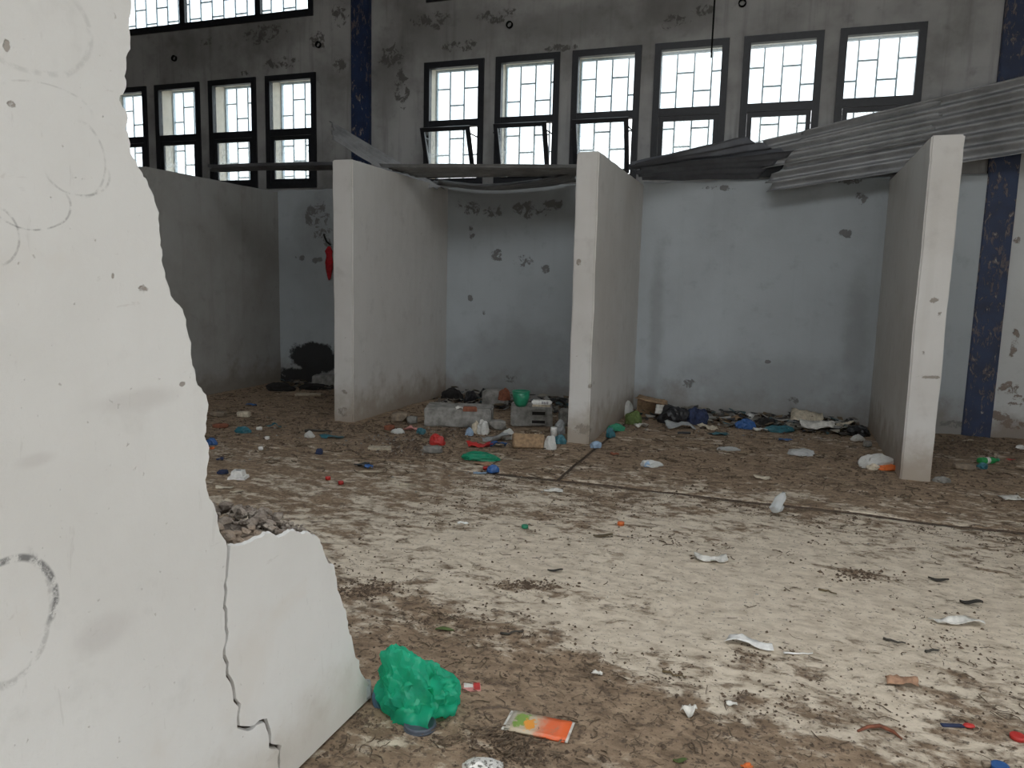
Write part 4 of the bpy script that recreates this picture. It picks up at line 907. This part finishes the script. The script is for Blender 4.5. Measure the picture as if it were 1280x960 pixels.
# dark upright shoe
t, k = thing('old_shoe', 'dark shoe propped upright against the right cell back wall', 'shoe', 881, 516, 0, z=None); w = 11*k
part('shoe_upper', lathe_me([(w*.42, 0), (w*.5, .05), (w*.5, .14), (w*.42, .20), (w*.2, .235), (w*.05, .24)], 16, False, .55), C['dark_grey_rubber'], t, (0, 0, .06)); part('sole', plank_me(w*1.05, .02, .25, 3), C['black_plastic'], t, (0, .05, .05))

# concrete blocks in the middle cell
def block(u, v, wpx, d, h, rot, label, holes):
    t, k = thing('concrete_block', label, 'concrete block', u, v, rot, 'concrete blocks in the middle cell'); w = wpx*k
    bm = bmesh.new(); box_bm(bm, (-w/2, 0, 0), (w/2, d, h)); bmesh.ops.bevel(bm, geom=bm.edges[:], offset=.012, segments=2, affect='EDGES')
    bmesh.ops.subdivide_edges(bm, edges=[e for e in bm.edges if e.calc_length() > .1], cuts=7, use_grid_fill=True)
    for q in bm.verts: q.co += noise.noise_vector(q.co*8+Vector((u, 0, 0)))*.014; q.co.z = max(0, q.co.z)
    from_bm('block_body', bm, C['concrete_grey'], t)
    for x0, x1, z0, z1 in holes:
        bm = bmesh.new(); y0 = -.018
        for a, b in (((x0*w, y0, z0*h), (x1*w, .012, z0*h+.015)), ((x0*w, y0, z1*h-.015), (x1*w, .012, z1*h)), ((x0*w, y0, z0*h), (x0*w+.015, .012, z1*h)), ((x1*w-.015, y0, z0*h), (x1*w, .012, z1*h))): box_bm(bm, a, b)
        c = from_bm('core_rim', bm, C['concrete_grey'], t); bm = bmesh.new(); box_bm(bm, (x0*w+.015, -.012, z0*h+.015), (x1*w-.015, .0, z1*h-.015)); from_bm('core_hole_shade', bm, C['char_hole_black'], c)  # hole is a black plate, its inner shade painted on
    return t, k
block(572, 533, 84, .34, .20, -2, 'long tan concrete block lying in the middle cell', [])
block(664, 532, 52, .30, .22, -2, 'hollow grey concrete block with two dark slots', [(-.02, .36, .52, .82), (-.02, .36, .12, .40)])
for a in [('paper', 576, 512, 13, .5, .03, 20, 'white_paper', 'paper_scrap', 'paper', 'white paper bit lying on the long concrete block'), ('plank', 587, 514, 18, .5, .045, -3, 'rust', 'brick_piece', 'brick', 'reddish brick piece lying on the long concrete block')]: litter(*a, z=.215)
# bowl, brush and pot on the hollow block
t, k = thing('green_bowl', 'dark green bowl tipped on top of the hollow block', 'bowl', 651, 508, 0, z=.232); r = 11*k
part('bowl_shell', lathe_me([(r*.5, 0), (r*.75, .03), (r*.95, .09), (r, .15), (r*.94, .15), (r*.88, .09), (r*.6, .035), (r*.2, .02)], 20), C['green_plastic'], t); part('rim', lathe_me([(r*1.04, .145), (r*1.06, .152), (r*1.0, .158), (r*.95, .15)], 20), C['green_plastic'], t, (0, 0, .147))
t, k = thing('scrubbing_brush', 'white scrubbing brush with slots on top of the hollow block', 'brush', 677, 508, -5, z=.232); w = 25*k
box('brush_back', (-w/2, -.035, .02), (w/2, .035, .065), C['white_plastic'], t, .012)
for j in range(4): box('slot', (w*(.02+.09*j), -.0365, .03), (w*(.06+.09*j), -.034, .055), C['navy_cloth'], t)
box('bristles', (-w*.46, -.03, 0), (w*.46, .03, .02), C['wood_grey'], t)
litter('crumple', 631, 500, 13, .9, .13, 0, 'rust', 'orange_pot', 'pot', 'dull brown-orange pot behind the gap between the blocks', z=.12)
# red cloth on the left cell wall
p = on(411, 318, 1, -.10); k = mpp(p); t = empty('hanging_red_cloth', (p.x, -.062, p.z-32*k)); tag(t, 'red rag hanging on the back wall of the left cell', 'cloth')
o = part('rag', lathe_me([(.008, 0), (.03, 5*k), (.05, 14*k), (.055, 22*k), (.045, 30*k), (.05, 36*k), (.02, 42*k)], 18, False, .6, 5, .5), C['red_cloth'], t, (0, -.035, 0)); bm = bmesh.new()
tube(bm, [(0, .01, 44*k), (-.04, -.03, 48*k), (-.07, -.03, 54*k), (-.10, .0, 57*k)], .012); from_bm('hook', bm, C['char_hole_black'], t)

# ------------------------------------------------------------------ uncountable dirt: clods, twigs, shreds
OBST = [(a-.085, b+.085, c-.085, .1) for a, b, c in PART] + [(WX-.23, WX+.012, -12.5, -6.8)]
def free(x, y): return y < -.09 and not any(a < x < b and c < y < d for a, b, c, d in OBST)
def scatter(n, r, xr, yr, thresh):
    o = []
    while len(o) < n:
        x = r.uniform(*xr); y = r.uniform(*yr)
        d = mud(x, y)+.7*noise.noise((x*1.6, y*2.2, 7))+.5*noise.noise((x*5, y*6, 3))
        if r.random() < max(.04, min(1, (d-thresh)*1.6)) and free(x, y): o.append((x, y))
    return o
rr = random.Random(77); V = []; F = []
OCT = [(1, 0, 0), (-1, 0, 0), (0, 1, 0), (0, -1, 0), (0, 0, 1), (0, 0, -.3)]; OF = [(0, 2, 4), (2, 1, 4), (1, 3, 4), (3, 0, 4), (2, 0, 5), (1, 2, 5), (3, 1, 5), (0, 3, 5)]
def clod(x, y, s):
    b = len(V); a = rr.random()*6.28; ca, sa = math.cos(a), math.sin(a); z0 = ground_z(x, y)
    for q in OCT:
        k = s*rr.uniform(.55, 1.25); px, py = q[0]*k, q[1]*k*.8; V.append((x+ca*px-sa*py, y+sa*px+ca*py, z0+q[2]*k*.7+s*.1))
    F.extend([tuple(b+i for i in f) for f in OF])
for x, y in scatter(7500, rr, (-2.2, 2.4), (-8.2, -3.7), .05): clod(x, y, .0035+.009*rr.random()**3)
for x, y in scatter(5200, rr, (-6.7, 3.4), (-3.9, -.1), .4): clod(x, y, .006+.016*rr.random()**3)
# clusters seen in the photo: (u, v, spread px, n)
for u, v, su, sv, n in ((455, 735, 40, 9, 420), (660, 729, 40, 6, 320), (620, 915, 50, 14, 320), (440, 895, 30, 14, 160), (660, 940, 50, 12, 360), (1080, 716, 34, 7, 200), (570, 775, 50, 12, 120), (700, 810, 120, 40, 200), (1000, 880, 160, 50, 260), (930, 815, 30, 12, 90), (1130, 590, 60, 12, 380), (1200, 560, 60, 10, 300), (505, 560, 50, 12, 420), (430, 530, 50, 10, 260),
                      (930, 530, 110, 8, 300), (1010, 600, 30, 6, 50), (560, 540, 60, 8, 260), (850, 845, 30, 14, 80), (1180, 800, 40, 20, 90), (400, 940, 16, 10, 60), (510, 915, 30, 10, 80)):
    for _ in range(n):
        p = gnd(u+rr.gauss(0, su*.6), v+rr.gauss(0, sv*.6)); k = mpp(p)
        if free(p.x, p.y): clod(p.x, p.y, k*(.8+3.0*rr.random()**2.5))
o = mesh('mud_clods', V, F, M_clod); tag(o, 'loose mud clods and grit strewn over the whole floor', 'dirt', kind='stuff')
V = []; F = []
def twig(x, y, L, w, a):
    z0 = ground_z(x, y)+.003; b = len(V); n = 3; bend = rr.uniform(-.3, .3)*L
    for i in range(n+1):
        s = (i/n-.5)*L; c = bend*(1-(2*i/n-1)**2); px, py = x+math.cos(a)*s-math.sin(a)*c, y+math.sin(a)*s+math.cos(a)*c; z = z0+rr.uniform(0, .006)
        for q in range(3): t_ = q*2.094; V.append((px-math.sin(a)*w*math.cos(t_), py+math.cos(a)*w*math.cos(t_), z+w*(math.sin(t_)+.9)))
    for i in range(n):
        for q in range(3): A_ = b+i*3+q; B_ = b+i*3+(q+1) % 3; F.append((A_, B_, B_+3, A_+3))
    F.append((b, b+2, b+1)); F.append((b+3*n, b+3*n+1, b+3*n+2))
for x, y in scatter(1500, rr, (-2.0, 2.2), (-8.2, -3.7), .3): twig(x, y, rr.uniform(.015, .07), rr.uniform(.001, .0028), rr.random()*6.28)
for x, y in scatter(1100, rr, (-6.6, 3.4), (-4.2, -.15), .4): twig(x, y, rr.uniform(.04, .16), rr.uniform(.002, .006), rr.random()*6.28)
for _ in range(60):
    p = gnd(650+rr.gauss(0, 34), 925+rr.gauss(0, 14)); twig(p.x, p.y, rr.uniform(.03, .09), rr.uniform(.0015, .003), rr.random()*6.28)
o = mesh('twig_litter', V, F, M_twig); tag(o, 'dry twigs and straw scattered over the dirty floor', 'twigs', kind='stuff')
# shredded rubbish against the cell walls
V = []; F = []; 
def shred(x, y, s, h):
    b = len(V); a = rr.random()*6.28; ca, sa = math.cos(a), math.sin(a); z0 = ground_z(x, y)+rr.random()*h
    for sx, sy in ((-1, -.6), (1, -.6), (1, .6), (-1, .6)):
        px, py = sx*s*rr.uniform(.5, 1.2), sy*s*rr.uniform(.5, 1.2); X, Y = x+ca*px-sa*py, y+sa*px+ca*py
        zz = z0+rr.random()*s*.8
        V.append((X, min(Y, -.07), zz)); V.append((X, min(Y, -.07), zz+.004))
    F.extend([(b, b+2, b+4, b+6), (b+1, b+7, b+5, b+3), (b, b+1, b+3, b+2), (b+2, b+3, b+5, b+4), (b+4, b+5, b+7, b+6), (b+6, b+7, b+1, b)])
def heap(x0, x1, y0, y1, n, h, dens):
    for _ in range(n):
        x = rr.uniform(x0, x1); y = y1-(y1-y0)*rr.random()**dens
        shred(x, y, rr.uniform(.02, .07), h*(1-(y1-y)/(y1-y0)))
heap(-1.5, .85, -.75, -.12, 420, .10, 1.4); heap(-4.0, -1.95, -.9, -.12, 260, .10, 1.2); heap(-6.6, -4.5, -.5, -.12, 120, .05, 1.3)
def shred_mat():
    t = NT('mixed_shreds'); g = t.n('ShaderNodeNewGeometry'); r = g.outputs['Random Per Island']
    rp = t.n('ShaderNodeValToRGB'); t.t.links.new(r, rp.inputs[0]); rp.color_ramp.interpolation = 'CONSTANT'; e = rp.color_ramp.elements
    cs = [(.05, .042, .036), (.11, .085, .062), (.16, .15, .13), (.02, .02, .025), (.25, .23, .19), (.05, .09, .10), (.14, .1, .06), (.03, .03, .03), (.32, .31, .29)]
    e[0].color = (*cs[0], 1); e[1].position = .11; e[1].color = (*cs[1], 1)
    for i, c in enumerate(cs[2:]): x = e.new((i+2)/len(cs)); x.color = (*c, 1)
    return t.fin(t.pbsdf(rp.outputs[0], .8))
o = mesh('shredded_rubbish', V, F, shred_mat()); tag(o, 'matted shreds of rubbish along the foot of the cell walls', 'rubbish', kind='stuff')

# pale plaster crumbs broken off the walls
V = []; F = []
for u, v, su, sv, n in ((500, 552, 60, 14, 170), (560, 540, 50, 8, 90), (400, 540, 70, 14, 60), (640, 548, 40, 8, 80), (940, 536, 90, 10, 110), (1050, 545, 40, 8, 40), (330, 545, 50, 20, 40), (700, 640, 160, 40, 50), (900, 740, 250, 70, 90), (600, 600, 120, 20, 60), (1220, 570, 40, 20, 40)):
    for _ in range(n):
        p = gnd(u+rr.gauss(0, su*.6), v+rr.gauss(0, sv*.6)); k = mpp(p)
        if free(p.x, p.y): clod(p.x, p.y, k*(.6+2.0*rr.random()**3))
o = mesh('plaster_crumbs', V, F, C['concrete_grey']); tag(o, 'pale plaster crumbs mixed into the dirt of the floor', 'rubble', kind='stuff')
